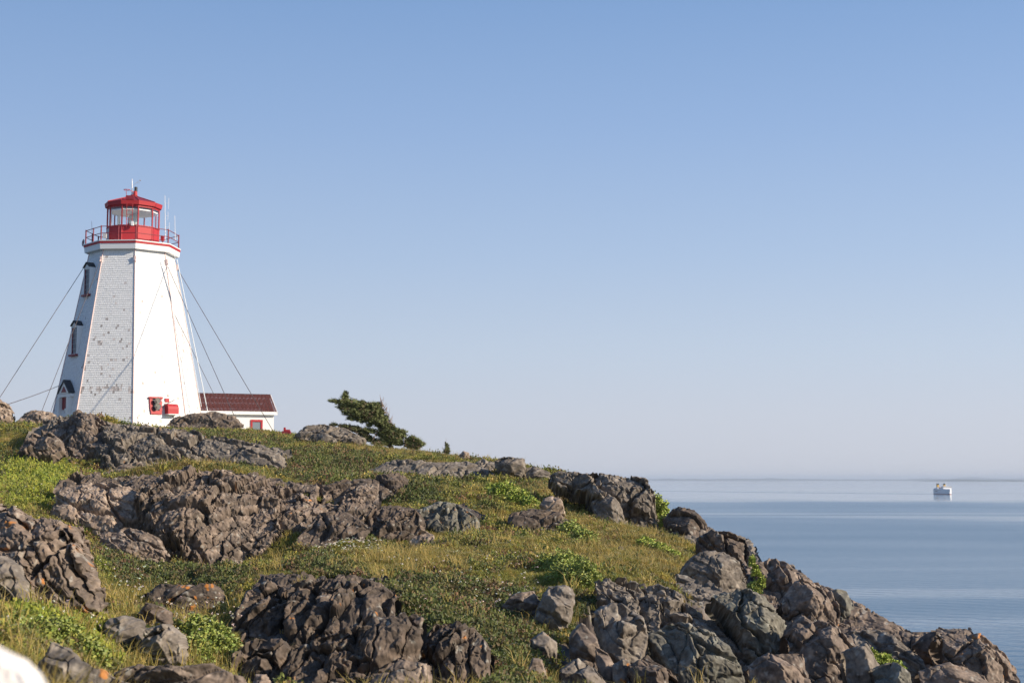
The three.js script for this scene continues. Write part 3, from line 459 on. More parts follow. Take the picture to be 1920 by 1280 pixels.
{
  const wallMat = vmat(.75);
  const cosA = Math.cos(22.5 * D2R), sinA = Math.sin(22.5 * D2R), CH = .158;
  for (let k = 0; k < 8; k++) {
    const na = CORNER + (22.5 + 45 * (k - 3)) * D2R, n = pol(na, 1, 0), tg = V(Math.cos(na), 0, -Math.sin(na));   // facet k lies between corners k-3 and k-2
    const pos = [], col = [];
    const P = (t, y, out) => n.clone().multiplyScalar(RAD(y) * cosA + out).addScaledVector(tg, t).setY(y);
    const quad = (a, b, c, d, C) => { for (const p of [a, b, c, a, c, d]) { pos.push(p.x, p.y, p.z); col.push(...C); } };
    let row = 0;
    for (let y = Y0; y < YT; y += CH, row++) {
      const y1 = Math.min(YT, y + CH), lim = (yy) => RAD(yy) * sinA;
      for (let t = -lim(y) - rnd() * .12; t < lim(y);) {
        const w = rr(.09, .19), a = Math.max(t, -lim(y)), b = Math.min(t + w - .006, lim(y)); t += w;
        if (b <= a) continue;
        const tm = (a + b) / 2, prox = tm / lim(y), big = fbm(tm * .9 + k * 9, y * .8, k * 4.4, 3);
        let worn = .005 + .03 * smooth(.1, .5, big);
        const py = y;                                                             // bands where the old paint has come off
        if (k === 2) worn += .95 * Math.exp(-(((py - 29.95) / .24) ** 2)) * smooth(-.5, .15, n3(tm * .9, y * .6, 3)) + .24 * Math.exp(-(((py - 33.6) / .75) ** 2)) * smooth(.0, .5, n3(tm * 1.3, y * .9, 7)) + .2 * Math.exp(-(((py - 31.6) / .8) ** 2)) * smooth(.1, .5, n3(tm * 1.5, y, 17));
        if (k === 3 || k === 4) worn += .10 * smooth(.15, .55, n3(tm * .5, y * .25, k * 3)) * smooth(38, 33, y) + (k === 4 ? .12 * smooth(.1, .5, n3(tm * 2.4, y * .18, 5)) : 0);
        const v = rr(.92, 1), gone = rnd() < worn * .75, gv = rr(.7, 1.6), C = gone ? (k === 2 || k === 1 ? [.44, .40, .38] : [.56, .50, .46]).map((c) => Math.min(.8, c * gv)) : [.80 * v, .80 * v, .79 * v];
        const o0 = .03 + rr(-.006, .006), o1 = .008;
        const a1 = a * lim(y1) / lim(y), b1 = b * lim(y1) / lim(y), A = P(a, y + rr(0, .006), o0), B = P(b, y, o0), Cc = P(b1, y1, o1), D = P(a1, y1, o1);
        quad(A, B, Cc, D, C);
        quad(P(a, y, 0), P(b, y, 0), B, A, C);
      }
    }
    const l0 = RAD(Y0) * sinA, l1 = RAD(YT) * sinA;
    quad(P(-l0, Y0, 0), P(l0, Y0, 0), P(l1, YT, 0), P(-l1, YT, 0), [.3, .26, .24]);
    const wl = mesh('shingle_wall', geoOf(pos, null, col), wallMat, tower); wl.userData.kind = 'stuff';
    const ca = CORNER + 45 * (k - 3) * D2R;
    mesh('corner_board', rod(pol(ca, RAD(Y0) + .03, Y0), pol(ca, RAD(YT) + .03, YT), .042, .038, 6), paint.pink, tower);
  }
  const oct = (r0, r1, y0, y1, sides = 8, a0 = CORNER, open = false) => { const g = new THREE.CylinderGeometry(r1, r0, y1 - y0, sides, 1, open).toNonIndexed(); g.computeVertexNormals(); g.rotateY(a0); g.translate(0, (y0 + y1) / 2, 0); return g; };
  // gallery
  const gal = mesh('gallery', [oct(3.26, 3.3, 39.82, 40.2), oct(3.37, 3.37, 40.355, 40.42)], paint.white, tower);
  mesh('gallery_band', oct(3.33, 3.35, 40.2, 40.355), paint.red, gal);
  const rails = (r, y) => { const g = []; for (let k = 0; k < 8; k++) g.push(rod(pol(CORNER + 45 * k * D2R, r, y), pol(CORNER + 45 * (k + 1) * D2R, r, y), .028, .028, 5)); return g; };
  mesh('handrail', rails(3.2, 41.4), paint.darkred, gal);
  mesh('middle_rail', rails(3.2, 40.92), paint.darkred, gal);
  for (let k = 0; k < 8; k++) { const a = CORNER + 45 * k * D2R; mesh('railing_post', rod(pol(a, 3.2, 40.42), pol(a, 3.2, 41.46), .048, .048, 6), paint.darkred, gal); if (k > 4) { const m = pol(a, 3.2, 0).add(pol(a + 45 * D2R, 3.2, 0)).multiplyScalar(.5); mesh('railing_post', rod(m.clone().setY(40.42), m.clone().setY(41.44), .04, .04, 6), paint.darkred, gal); } }
  // lantern room: ten sides
  const LC = (15.1 + 10.4) * D2R, LR = 1.79, ten = (k) => LC + 36 * k * D2R, lan = new THREE.Group(); lan.name = 'lantern_room'; tower.add(lan);
  for (let k = 0; k < 10; k++) {
    const a = pol(ten(k), LR, 0), b = pol(ten(k + 1), LR, 0), m = a.clone().add(b).multiplyScalar(.5), L = a.distanceTo(b), ry = ten(k) + 18 * D2R;
    const panel = (w, h, t, y, out) => { const g = bx(w, h, t); g.rotateY(ry); const o = m.clone().normalize().multiplyScalar(out); g.translate(m.x + o.x, y, m.z + o.z); return g; };
    mesh('lantern_panel', panel(L - .02, 1.27, .05, 41.05, 0), k === 7 ? paint.grey : paint.red, lan);
    mesh('added_bounce_panel', panel(L - .12, 1.2, .02, 41.05, -.07), paint.interior, lan);  // unseen white panel added behind the red wall to bounce light into the lantern
    mesh('lantern_head', panel(L - .02, .16, .06, 43.1, 0), paint.red, lan);
    mesh('sill', panel(L - .01, .05, .12, 41.69, .02), paint.red, lan);
    mesh('window_pane', panel(L - .12, 1.3, .012, 42.36, -.005), paint.glassy, lan);
    mesh('mullion', rod(a.clone().setY(40.42), a.clone().setY(43.18), .055, .055, 6), paint.red, lan);
    const c = m.clone().normalize().multiplyScalar(-.1);
    if (k > 3 && k < 8) { const cu = panel(.22, 1.3, .02, 42.36, -.14); cu.translate(Math.cos(ry) * .3, 0, -Math.sin(ry) * .3); mesh('curtain', cu, paint.interior, lan); }
  }
  mesh('ceiling', oct(1.7, 1.7, 42.82, 42.9, 10, LC), paint.interior, lan);
  mesh('lamp_pedestal', oct(.32, .26, 40.45, 42.0, 12, 0), paint.interior, lan);
  mesh('lens', new THREE.LatheGeometry([[.02, 42.0], [.24, 42.02], [.3, 42.2], [.32, 42.4], [.3, 42.6], [.2, 42.74], [.02, 42.76]].map(([x, y]) => new THREE.Vector2(x, y)), 18), std(.6, .72, .68, .15), lan);
  const roof = mesh('roof', oct(2.0, .3, 43.44, 44.02, 10, LC), paint.darkred, tower);
  mesh('roof_edge', oct(1.96, 2.02, 43.16, 43.44, 10, LC), paint.red, roof);
  for (let k = 0; k < 10; k++) mesh('roof_rib', rod(pol(ten(k), 2.0, 43.46), pol(ten(k), .3, 44.04), .035, .03, 5), paint.red, roof);
  mesh('ventilator', [oct(.3, .24, 43.98, 44.16, 10, LC), rod(V(.12, 44.1, .1), V(.12, 44.42, .1), .16, .13, 10)], paint.red, roof);
  mesh('beacon', rod(V(.16, 44.4, .1), V(.16, 44.72, .1), .11, .11, 10), paint.black, roof);
  mesh('lightning_rod', [rod(V(-.1, 44, .1), V(-.12, 44.75, .1), .05, .04, 6), rod(V(-.12, 44.75, .1), V(-.13, 45.32, .1), .045, .022, 6)], paint.white, roof);
  mesh('wind_vane', [rod(V(-.1, 44.8, .1), V(.25, 45.1, .1), .012), rod(V(.25, 45.1, .1), V(.44, 45.2, .1), .012), rod(V(.2, 45.0, .1), V(.42, 45.02, .1), .012), bx(.12, .08, .02, .44, 45.2, .1)], paint.grey, roof);
  { const g = new THREE.TorusGeometry(.2, .022, 6, 18); g.rotateX(Math.PI / 2); g.translate(-.38, 44.44, .5); mesh('hoop', [g, rod(V(-.38, 43.8, .5), V(-.38, 44.44, .66), .018), rod(V(-.2, 44.44, .5), V(.1, 44.3, .15), .018)], paint.red, roof); }
  { // ladder on the pane that faces the camera
    const a0 = ten(-1) + 18 * D2R, tg = V(Math.cos(a0), 0, -Math.sin(a0)), b = pol(a0, LR + .08, 0).addScaledVector(tg, -.02), g = [];
    for (const s of [-.2, .2]) g.push(rod(b.clone().addScaledVector(tg, s).setY(41.5), b.clone().addScaledVector(tg, s).setY(43.5), .02));
    for (let i = 0; i < 5; i++) g.push(rod(b.clone().addScaledVector(tg, -.2).setY(41.75 + i * .33), b.clone().addScaledVector(tg, .2).setY(41.75 + i * .33), .017));
    mesh('ladder', g, paint.red, lan);
    const w = b.clone().addScaledVector(tg, .22); mesh('floodlight', [bx(.14, .2, .14, w.x, 41.83, w.z + .05), bx(.16, .12, .16, w.x + .02, 41.66, w.z + .06)], paint.white, lan);
    mesh('hatch', (() => { const g2 = bx(.55, .28, .2); g2.rotateY(a0); g2.translate(b.x * .98, 43.62, b.z * .98); return g2; })(), paint.darkred, roof);
  }
  // aerials and a dish on the gallery
  const aer = (px, py0, py1, d, r, twigs, mat = paint.white) => { const a = at(px, py0, d).sub(tower.position), b = at(px - 1, py1, d).sub(tower.position); const g = [rod(a, b, r, r * .6, 6)]; for (const [f, L, h] of twigs) { const c = a.clone().lerp(b, f); g.push(rod(c, c.clone().add(V(L, .02, 0)), .012), rod(c.clone().add(V(L, -h, 0)), c.clone().add(V(L, h, 0)), .01)); } mesh('aerial', g, mat, gal); };
  aer(309.5, 452, 366, 99, .028, [[.3, .28, .35], [.82, .26, .4], [.55, .2, .3]]);
  aer(328, 450, 404, 99.6, .022, [[.1, .18, .12]]);
  aer(172, 436, 414, 99.5, .016, [[.3, .14, .05]], paint.grey);
  { const g = new THREE.SphereGeometry(.34, 18, 8, 0, TAU, 0, .9); g.scale(1, .6, 1); g.rotateZ(Math.PI / 2.2); const p = at(156, 455.5, 99.8).sub(tower.position); g.translate(p.x + .1, p.y, p.z); mesh('dish', g, paint.grey, gal); }
  for (const [px, py] of [[304, 446], [196, 441]]) { const p = at(px, py, 98.4).sub(tower.position); mesh('lamp_box', bx(.22, .32, .2, p.x, p.y - .05, p.z), px > 250 ? paint.red : paint.grey, gal); }
  // dormer windows and the door on the shaded side
  const facet = (k) => CORNER + (22.5 + 45 * (k - 3)) * D2R;
  const onFacet = (k, px, py) => { const n = pol(facet(k), 1, 0), o = camera.position, dir = at(px, py, 100).sub(o); let best = 1; for (let t = .9; t < 1.08; t += .0004) { const p = o.clone().addScaledVector(dir, t).sub(V(LX, 0, LZ)); if (p.dot(n.clone().setY(0)) <= RAD(p.y) * cosA) { best = t; break; } } return o.clone().addScaledVector(dir, best).sub(V(LX, 0, LZ)); };
  function dormer(k, y0, y1, off, w = .82) {
    const a = facet(k), n = pol(a, 1, 0), g = new THREE.Group(); g.name = 'dormer_window'; tower.add(g);
    const out = RAD(y0) * cosA + .10; g.position.set(n.x * out + Math.cos(a) * off, y0, n.z * out - Math.sin(a) * off); g.rotation.y = a;
    const h = y1 - y0, dp = h * .19 + .25;
    mesh('casing', [bx(.09, h, dp, -w / 2 - .045, h / 2, -dp / 2), bx(.09, h, dp, w / 2 + .045, h / 2, -dp / 2), bx(w, .1, dp - .1, 0, h - .05, -dp / 2)], paint.white, g);
    const gab = new THREE.Shape(); gab.moveTo(-w / 2 - .09, 0); gab.lineTo(w / 2 + .09, 0); gab.lineTo(0, .34); gab.closePath();
    const gg = new THREE.ExtrudeGeometry(gab, { depth: dp - .02, bevelEnabled: false }); gg.translate(0, h, -dp); mesh('gable', gg, paint.white, g);
    const rf = []; for (const s of [-1, 1]) { const q = bx(.62, .04, dp + .08); q.rotateZ(-s * .6); q.translate(s * .25, h + .205, -dp / 2 + .06); rf.push(q); } mesh('dormer_roof', rf, paint.black, g);
    mesh('window_pane', bx(w, h - .1, .02, 0, (h - .1) / 2, -.1), std(.16, .18, .21, .08), g);
    const bars = []; for (const x of [-w / 6, w / 6]) bars.push(bx(.03, h - .12, .03, x, (h - .1) / 2, -.07)); for (let i = 1; i < 5; i++) bars.push(bx(w, .03, .026, 0, (h - .1) * i / 5, -.068));
    mesh('glazing_bar', bars, paint.grey, g);
    mesh('window_frame', [bx(.05, h - .1, .05, -w / 2 + .025, (h - .1) / 2, -.065), bx(.05, h - .1, .05, w / 2 - .025, (h - .1) / 2, -.065)], paint.darkred, g);
    mesh('sill', bx(w + .34, .13, .26, 0, -.07, .0), paint.darkred, g);
  }
  dormer(1, 36.75, 38.62, -.1); dormer(1, 32.55, 34.5, -.25); dormer(0, 37.5, 38.7, 0);
  { // door with a small gabled hood
    const a = facet(1), n = pol(a, 1, 0), y0 = 27.5, g = new THREE.Group(), w = 1.15, h = 2.05; g.name = 'entrance'; tower.add(g);
    const out = RAD(y0 + h) * cosA + .3, off = .05; g.position.set(n.x * out + Math.cos(a) * off, y0, n.z * out - Math.sin(a) * off); g.rotation.y = a;
    mesh('door_casing', [bx(.28, h, .8, -w / 2 - .14, h / 2, -.3), bx(.28, h, .8, w / 2 + .14, h / 2, -.3), bx(w + .8, .2, .6, 0, h + .12, -.3)], paint.white, g);
    mesh('door', bx(w, h, .06, 0, h / 2, -.16), paint.darkred, g);
    const s = new THREE.Shape(); s.moveTo(-.95, 0); s.lineTo(.95, 0); s.lineTo(0, .85); s.closePath(); const q = new THREE.ExtrudeGeometry(s, { depth: .7, bevelEnabled: false }); q.translate(0, h + .24, -.68); mesh('hood', q, paint.white, g);
    const s2 = new THREE.Shape(); s2.moveTo(-.4, 0); s2.lineTo(.4, 0); s2.lineTo(0, .4); s2.closePath(); const q2 = new THREE.ExtrudeGeometry(s2, { depth: .04, bevelEnabled: false }); q2.translate(0, h + .34, .02); mesh('hood_panel', q2, paint.darkred, g);
    const rf = []; for (const sg of [-1, 1]) { const b = bx(1.32, .1, .5); b.rotateZ(-sg * .73); b.translate(sg * .47, h + .72, -.16); rf.push(b); } mesh('hood_roof', rf, paint.black, g);
    mesh('notice', bx(.22, .2, .02, 0, 1.2, -.11), paint.white, g);
  }
  { // fog-signal window with two horns, and the hooded box beside it
    const a = facet(3), p = onFacet(3, 291, 777), g = new THREE.Group(); g.name = 'fog_signal'; g.position.copy(p); g.rotation.set(-.171, a, 0, 'YXZ'); tower.add(g);
    mesh('surround', [bx(.8, .24, .16, 0, .12, .07), bx(.2, .84, .16, -.34, .66, .07), bx(.2, .84, .16, .34, .66, .07), bx(1.0, .1, .26, 0, 1.13, .11)], paint.red, g);
    mesh('recess', bx(.49, .86, .02, 0, .66, .06), paint.black, g);
    for (const y of [.42, .82]) { const c = new THREE.CylinderGeometry(.2, .07, .5, 14, 1, true); c.rotateX(Math.PI / 2); c.translate(0, y + .05, .22); mesh('horn', c, std(.6, .58, .54, .5), g); }
    const q = onFacet(3, 318, 776), b = new THREE.Group(); b.name = 'hooded_vent'; b.position.copy(q); b.rotation.y = a; tower.add(b);
    const s = new THREE.Shape(); s.moveTo(-.5, 0); s.lineTo(.46, 0); s.lineTo(.46, .3); s.quadraticCurveTo(.45, .62, .15, .66); s.lineTo(-.5, .68); s.closePath();
    const e = new THREE.ExtrudeGeometry(s, { depth: .78, bevelEnabled: true, bevelSize: .02, bevelThickness: .02, bevelSegments: 1 }); e.rotateY(-Math.PI / 2); e.translate(.4, 0, 0); mesh('hood', e, paint.red, b);
    mesh('hood_lip', bx(.8, .05, .62, 0, -.04, .28), paint.white, b);
    const r = onFacet(3, 312, 753), bo = new THREE.Group(); bo.name = 'bracket'; bo.position.copy(r); bo.rotation.y = a; tower.add(bo);
    mesh('bracket_plate', bx(.3, .26, .12, 0, .1, .02), paint.red, bo);
    mesh('bracket_arm', rod(V(-.3, -.2, .5), V(.42, .12, .3), .022), paint.black, bo);
  }
  for (const k of [-1, 0, 1, 2]) { const a = CORNER + 45 * k * D2R, p = pol(a, RAD(39.1) + .08, 39.1); mesh('wire_bracket', [bx(.14, .4, .14, p.x, p.y, p.z), rod(p, p.clone().multiplyScalar(1.05).setY(p.y - .15), .035)], paint.pink, tower); }
}
// guy wires and cables
{
  const wire = std(.09, .07, .07, .6), pale = std(.75, .78, .8, .5);
  const line = (name, a, b, r, mat, label, sag = 0) => { const m = a.clone().lerp(b, .5); m.y -= sag; return tag(mesh(name, new THREE.TubeGeometry(new THREE.QuadraticBezierCurve3(a, m, b), 14, r, 5), mat), label, name === 'guy_wire' ? 'wire' : 'cable'); };
  const top = (k, y = 38.95) => pol(CORNER + 45 * k * D2R, RAD(y) + .12, y).add(V(LX, 0, LZ));
  const g = (px, py, d) => { const p = at(px, py, d); return p; };
  line('guy_wire', top(-2), g(-60, 836, 92), .022, wire, 'dark guy wire slanting from the lighthouse to the pale rounded knob of rock');
  line('guy_wire', top(-1, 39), g(66, 800, 90), .02, wire, 'guy wire crossing the upper dormer down to the low pale crest rock');
  line('guy_wire', g(113, 718, 99), g(88, 790, 95), .016, wire, 'short steep wire beside the lighthouse door');
  line('guy_wire', top(2), g(520, 822, 96), .022, wire, 'outermost guy wire passing over the right end of the annex roof');
  line('guy_wire', top(1, 38.8), g(448, 800, 88), .02, wire, 'guy wire passing over the middle of the annex roof');
  line('guy_wire', g(322, 580, 98.5), g(402, 742, 104), .018, wire, 'thin wire ending at the near end of the annex ridge');
  line('service_cable', g(112, 722, 99), g(-10, 765, 80), .022, wire, 'black service cable sagging from the lighthouse wall to the grassy crest', .12);
  line('halyard', at(331, 486, 98), at(389, 772, 98.5), .034, pale, 'white halyard running down the sunlit edge of the lighthouse to the annex eave');
  line('halyard', at(326, 476, 98), at(377, 762, 98.5), .022, pale, 'thinner pale line hanging close against the sunlit edge of the lighthouse');
  const stub = thing('red_fitting', 'small red metal fitting on the crest beside the annex', 'fitting', at(537, 809, 86).toArray());
  mesh('base', bx(.5, .16, .3, 0, -.05, 0), paint.darkred, stub); mesh('post', [bx(.12, .3, .12, -.12, .1, 0), bx(.3, .1, .14, .06, .07, 0)], paint.red, stub);
}
// annex
{
  const an = 20 * D2R, a = thing('annex', 'low white annex with a red brown roof behind the lighthouse', 'building', at(447, 800, 106).toArray(), an);
  const w = 6.6, h = 1.25, dp = 5.2, rh = 1.35, x0 = -w + .0, x1 = 2.62;
  const mid = (x0 + x1) / 2, len = x1 - x0;
  mesh('wall', [bx(len, h + 2, .16, mid, h / 2 - 1, -.08), bx(len, h + 2, .16, mid, h / 2 - 1, -dp + .08), bx(.16, h + 2, dp - .32, x1 - .08, h / 2 - 1, -dp / 2), bx(.16, h + 2, dp - .32, x0 + .08, h / 2 - 1, -dp / 2)], paint.white, a);
  const s = new THREE.Shape(); s.moveTo(0, 0); s.lineTo(-dp, 0); s.lineTo(-dp / 2, rh); s.closePath(); const gb = new THREE.ExtrudeGeometry(s, { depth: .16, bevelEnabled: false }); gb.rotateY(-Math.PI / 2); gb.rotateY(Math.PI); gb.rotateY(Math.PI);
  const gab = new THREE.BufferGeometry(); gab.setAttribute('position', new THREE.Float32BufferAttribute([x1, h, 0, x1, h, -dp, x1, h + rh, -dp / 2], 3)); gab.setIndex([0, 1, 2]); gab.computeVertexNormals(); mesh('gable', gab, paint.white, a);
  const roofCol = vmat(.9), pos = [], col = [];
  const slope = Math.atan2(rh, dp / 2), L = Math.hypot(rh, dp / 2) + .32;
  for (const side of [0, 1]) {                                              // rows of asphalt shingles
    const rows = 20;
    for (let i = 0; i < rows; i++) for (let x = x0 - .1; x < x1 + .2; x += .3) {
      const f = (t) => { const q = L * t, z = side ? -dp - .25 : .25, sg = side ? 1 : -1; return [h - .13 + q * Math.sin(slope), z + sg * q * Math.cos(slope)]; };
      const [ya, za] = f(i / rows), [yb, zb] = f((i + 1) / rows), xa = x, xb = Math.min(x + .295, x1 + .2), v = rr(.9, 1.06), C = [.105 * v, .026 * v, .021 * v], o = .022;
      for (const q of [[xa, ya + o, za], [xb, ya + o, za], [xb, yb + .004, zb], [xa, ya + o, za], [xb, yb + .004, zb], [xa, yb + .004, zb], [xa, ya, za], [xb, ya, za], [xb, ya + o, za]]) { pos.push(...q); col.push(...C); }
    }
  }
  const rf = mesh('roof', geoOf(pos, null, col), roofCol, a);
  mesh('eave_board', bx(len + .32, .24, .05, mid + .06, h - .22, .24), paint.white, a);
  mesh('soffit', bx(len + .3, .03, .26, mid + .06, h - .30, .11), paint.white, a);
  for (const sg of [1, -1]) { const b = bx(.06, .2, L); b.rotateX(sg * slope); b.translate(x1 + .2, h - .13 + L / 2 * Math.sin(slope) - .1, sg > 0 ? .25 - L / 2 * Math.cos(slope) : -dp - .25 + L / 2 * Math.cos(slope)); mesh('verge_board', b, paint.white, rf); }
  const win = new THREE.Group(); win.name = 'window'; win.position.set(1.33, .05, .02); a.add(win);
  mesh('window_frame', [bx(.9, .16, .08, 0, .42, 0), bx(.14, .7, .08, -.38, 0, 0), bx(.14, .7, .08, .38, 0, 0)], paint.red, win); mesh('window_pane', bx(.62, .7, .03, 0, 0, -.02), std(.2, .24, .27, .1), win);
}

// ───────────── trees ─────────────
const needleMat = vmat(.85);
function sprigs(pads, d0, count, size, tint, drift) {
  const pos = [], col = [], vol = pads.map((p) => p[2] * p[3]), tot = vol.reduce((a, b) => a + b, 0), m = d0 / F;
  pads.forEach(([cx, cy, rx, ry, dz = 0, dens = 1], i) => {
    const c = at(cx, cy, d0), N = Math.round(count * vol[i] / tot * dens);
    for (let k = 0; k < N; k++) {
      const u = rr(-1, 1), th = rnd() * TAU, q = Math.sqrt(1 - u * u), rad = .35 + (rnd() < .1 ? 1.15 : .85) * Math.sqrt(rnd()) * (1 + .5 * n3(u * 3, th * 1.5, i * 5));
      const x = q * Math.cos(th) * rad, y = u * rad, z = q * Math.sin(th) * rad;
      const P = V(c.x + x * rx * m, c.y + y * ry * m, c.z + dz + z * Math.max(rx, ry) * .8 * m);
      const v = rr(.7, 1.25), br = rnd() < .13, C = br ? [.17, .115, .075] : tint.map((t) => t * v);
      const dir = V(-.7 * drift + rr(-.6, .6), rr(-.15, .8), rr(-.7, .7)).normalize(), sd = V(rr(-1, 1), rr(-1, 1), rr(-1, 1)).cross(dir).normalize(), L = size * (rnd() < .12 ? rr(1.6, 2.6) : rr(.7, 1.4)), wd = Math.min(L, size) * .17;
      for (let b = 0; b < 3; b++) {
        const e = dir.clone().multiplyScalar(L * (b ? .75 : 1)).addScaledVector(sd, b ? (b - 1.5) * L * .9 : 0), wv = sd.clone().multiplyScalar(wd);
        pos.push(P.x - wv.x, P.y - wv.y, P.z - wv.z, P.x + wv.x, P.y + wv.y, P.z + wv.z, P.x + e.x, P.y + e.y, P.z + e.z); for (let t = 0; t < 3; t++) col.push(...C);
      }
    }
  });
  const g = geoOf(pos, null, col); return g;
}
const bark = std(.13, .095, .075, .95), deadwood = std(.26, .17, .13, .95);
function limbs(list, d0, dz = 0) { return list.map(([x0, y0, x1, y1, r0, r1]) => { const a = at(x0, y0, d0), b = at(x1, y1, d0 + rr(-.4, .4)); return rod(a, b, r0, r1, 6); }); }
const TD = 67, GREEN = [.145, .165, .058];
{
  const t = thing('spruce_tree', 'wind bent spruce swept to one side on the grassy crest', 'tree'), base = at(728, 838, TD);
  const trunkLine = [[735, 842], [727, 828], [716, 812], [711, 796], [716, 778], [715, 752]].map(([x, y]) => at(x, y, TD));
  const c = new THREE.CatmullRomCurve3(trunkLine), g = [];
  for (let i = 0; i < 14; i++) g.push(rod(c.getPoint(i / 14), c.getPoint((i + 1) / 14), .10 * (1 - i / 17), .10 * (1 - (i + 1) / 17), 8));
  mesh('trunk', g, bark, t);
  for (const L of [[716, 806, 690, 786, .05, .02], [712, 795, 664, 772, .05, .015], [714, 785, 640, 754, .05, .012], [715, 770, 650, 742, .04, .01], [716, 815, 684, 810, .04, .012], [722, 820, 756, 812, .05, .02], [718, 800, 742, 806, .04, .01], [712, 800, 698, 826, .035, .012], [727, 828, 700, 836, .04, .01]]) mesh('limb', limbs([L], TD), bark, t);
  const tw = []; for (let i = 0; i < 40; i++) { const f = rnd(), x = 712 + 26 * f + rr(-3, 3), y = 752 + 52 * f; tw.push([x, y, x + rr(-5, 7), y - rr(3, 11), .012, .004]); }
  tw.push([715, 760, 712, 739, .02, .006], [716, 765, 719, 744, .02, .006], [728, 786, 731, 764, .012, .004]);
  mesh('dead_twig', limbs(tw, TD), deadwood, t).userData.kind = 'stuff';
  const pads = [[649, 742, 4.5, 7], [647, 748, 6, 5], [627, 752, 9, 2.4], [640, 754, 10, 4], [655, 757, 12, 6], [676, 760, 14, 7], [692, 763, 10, 6], [706, 761, 10, 6], [668, 771, 16, 6], [653, 773, 9, 5], [690, 775, 16, 7], [711, 776, 9, 8], [662, 784, 9, 4], [682, 787, 13, 5], [702, 789, 10, 5], [716, 793, 13, 7], [728, 801, 11, 7], [694, 797, 6, 3, 0, .6], [696, 808, 10, 4, 0, .7], [688, 806, 7, 3], [745, 815, 15, 8], [728, 822, 13, 8], [741, 826, 14, 7], [697, 824, 7, 4], [707, 829, 7, 4], [735, 809, 13, 7], [755, 815, 6, 6], [718, 832, 16, 4], [748, 831, 10, 4], [648, 764, 12, 5], [676, 778, 16, 6], [700, 783, 12, 6], [722, 787, 6, 7], [721, 812, 11, 8], [706, 772, 12, 6]];
  mesh('crown', sprigs(pads, TD, 12500, .12, GREEN, 1), needleMat, t).userData.kind = 'stuff';
  const b = thing('spruce_bush', 'small round spruce bush at the right foot of the bent spruce', 'bush');
  mesh('stem', limbs([[772, 846, 774, 832, .04, .02], [774, 836, 783, 828, .025, .01], [774, 838, 765, 828, .025, .01]], TD), bark, b);
  mesh('foliage', sprigs([[771, 825, 7, 5], [785, 833, 8, 4], [765, 832, 6, 7], [776, 838, 10, 4], [779, 828, 6, 4]], TD, 2600, .11, GREEN, -.4), needleMat, b).userData.kind = 'stuff';
  const cr = thing('creeping_spruce', 'low creeping spruce lying over the domed grey crest rock', 'bush');
  mesh('stem', limbs([[700, 826, 680, 814, .04, .03], [680, 814, 655, 803, .03, .02], [655, 803, 625, 797, .02, .008]], TD), bark, cr);
  mesh('foliage', sprigs([[627, 796.5, 7, 1.8], [645, 800, 9, 3], [660, 803, 9, 4], [670, 806, 8, 5], [681, 813, 8, 5, 0, .7], [690, 821, 7, 5, 0, .6]], TD, 2200, .10, [.13, .135, .055], 1), needleMat, cr).userData.kind = 'stuff';
  const sp = thing('spruce_sapling', 'tiny spruce sapling with a bare leader on the grassy skyline', 'tree');
  mesh('trunk', limbs([[838, 856, 837, 840, .02, .015], [837, 840, 836, 821, .012, .004]], 61), deadwood, sp);
  mesh('foliage', sprigs([[837, 847, 5, 4], [838, 841, 3.4, 3.4], [837, 836, 2.6, 2.4, 0, .7], [836.5, 831, 2, 1.6, 0, .5]], 61, 420, .085, GREEN, 0), needleMat, sp).userData.kind = 'stuff';
}

// ───────────── leafy shrubs ─────────────
function leaves(mounds, count, size, tints) {
  const pos = [], col = [], vol = mounds.map((p) => p.rx * p.ry), tot = vol.reduce((a, b) => a + b, 0);
  mounds.forEach((md, i) => {
    for (let k = 0; k < count * vol[i] / tot; k++) {
      const u = rr(-.25, 1), th = rnd() * TAU, q = Math.sqrt(Math.max(0, 1 - u * u)), lump = 1 + .28 * n3(q * Math.cos(th) * 2.5 + i * 7, u * 2.5, q * Math.sin(th) * 2.5 + md.c.x), rad = (.6 + .42 * Math.sqrt(rnd())) * lump;
      const P = V(md.c.x + q * Math.cos(th) * rad * md.rx, md.c.y + u * rad * md.ry, md.c.z + q * Math.sin(th) * rad * md.rx * .9);
      const T = tints[Math.floor(rnd() * tints.length)], v = rr(.75, 1.25), C = T.map((t) => t * v);
      const dir = V(rr(-1, 1), rr(-.2, 1), rr(-1, 1)).normalize(), sd = V(rr(-1, 1), rr(-.4, .4), rr(-1, 1)).cross(dir).normalize(), L = size * rr(.6, 1.3), w = L * .28;
      const m = P.clone().addScaledVector(dir, L * .45), e = P.clone().addScaledVector(dir, L); e.y -= L * .2;
      for (const p of [P, m.clone().addScaledVector(sd, w), e, P, e, m.clone().addScaledVector(sd, -w)]) { pos.push(p.x, p.y, p.z); col.push(...C); }
    }
  });
  return geoOf(pos, null, col);
}
const leafMat = new THREE.MeshPhysicalMaterial({ vertexColors: true, roughness: .7, side: THREE.DoubleSide });
const BRIGHT = [[.25, .31, .06], [.19, .26, .05], [.28, .32, .07], [.31, .31, .06], [.24, .27, .09]], LIME = [[.29, .35, .05], [.24, .32, .05], [.33, .34, .08]];
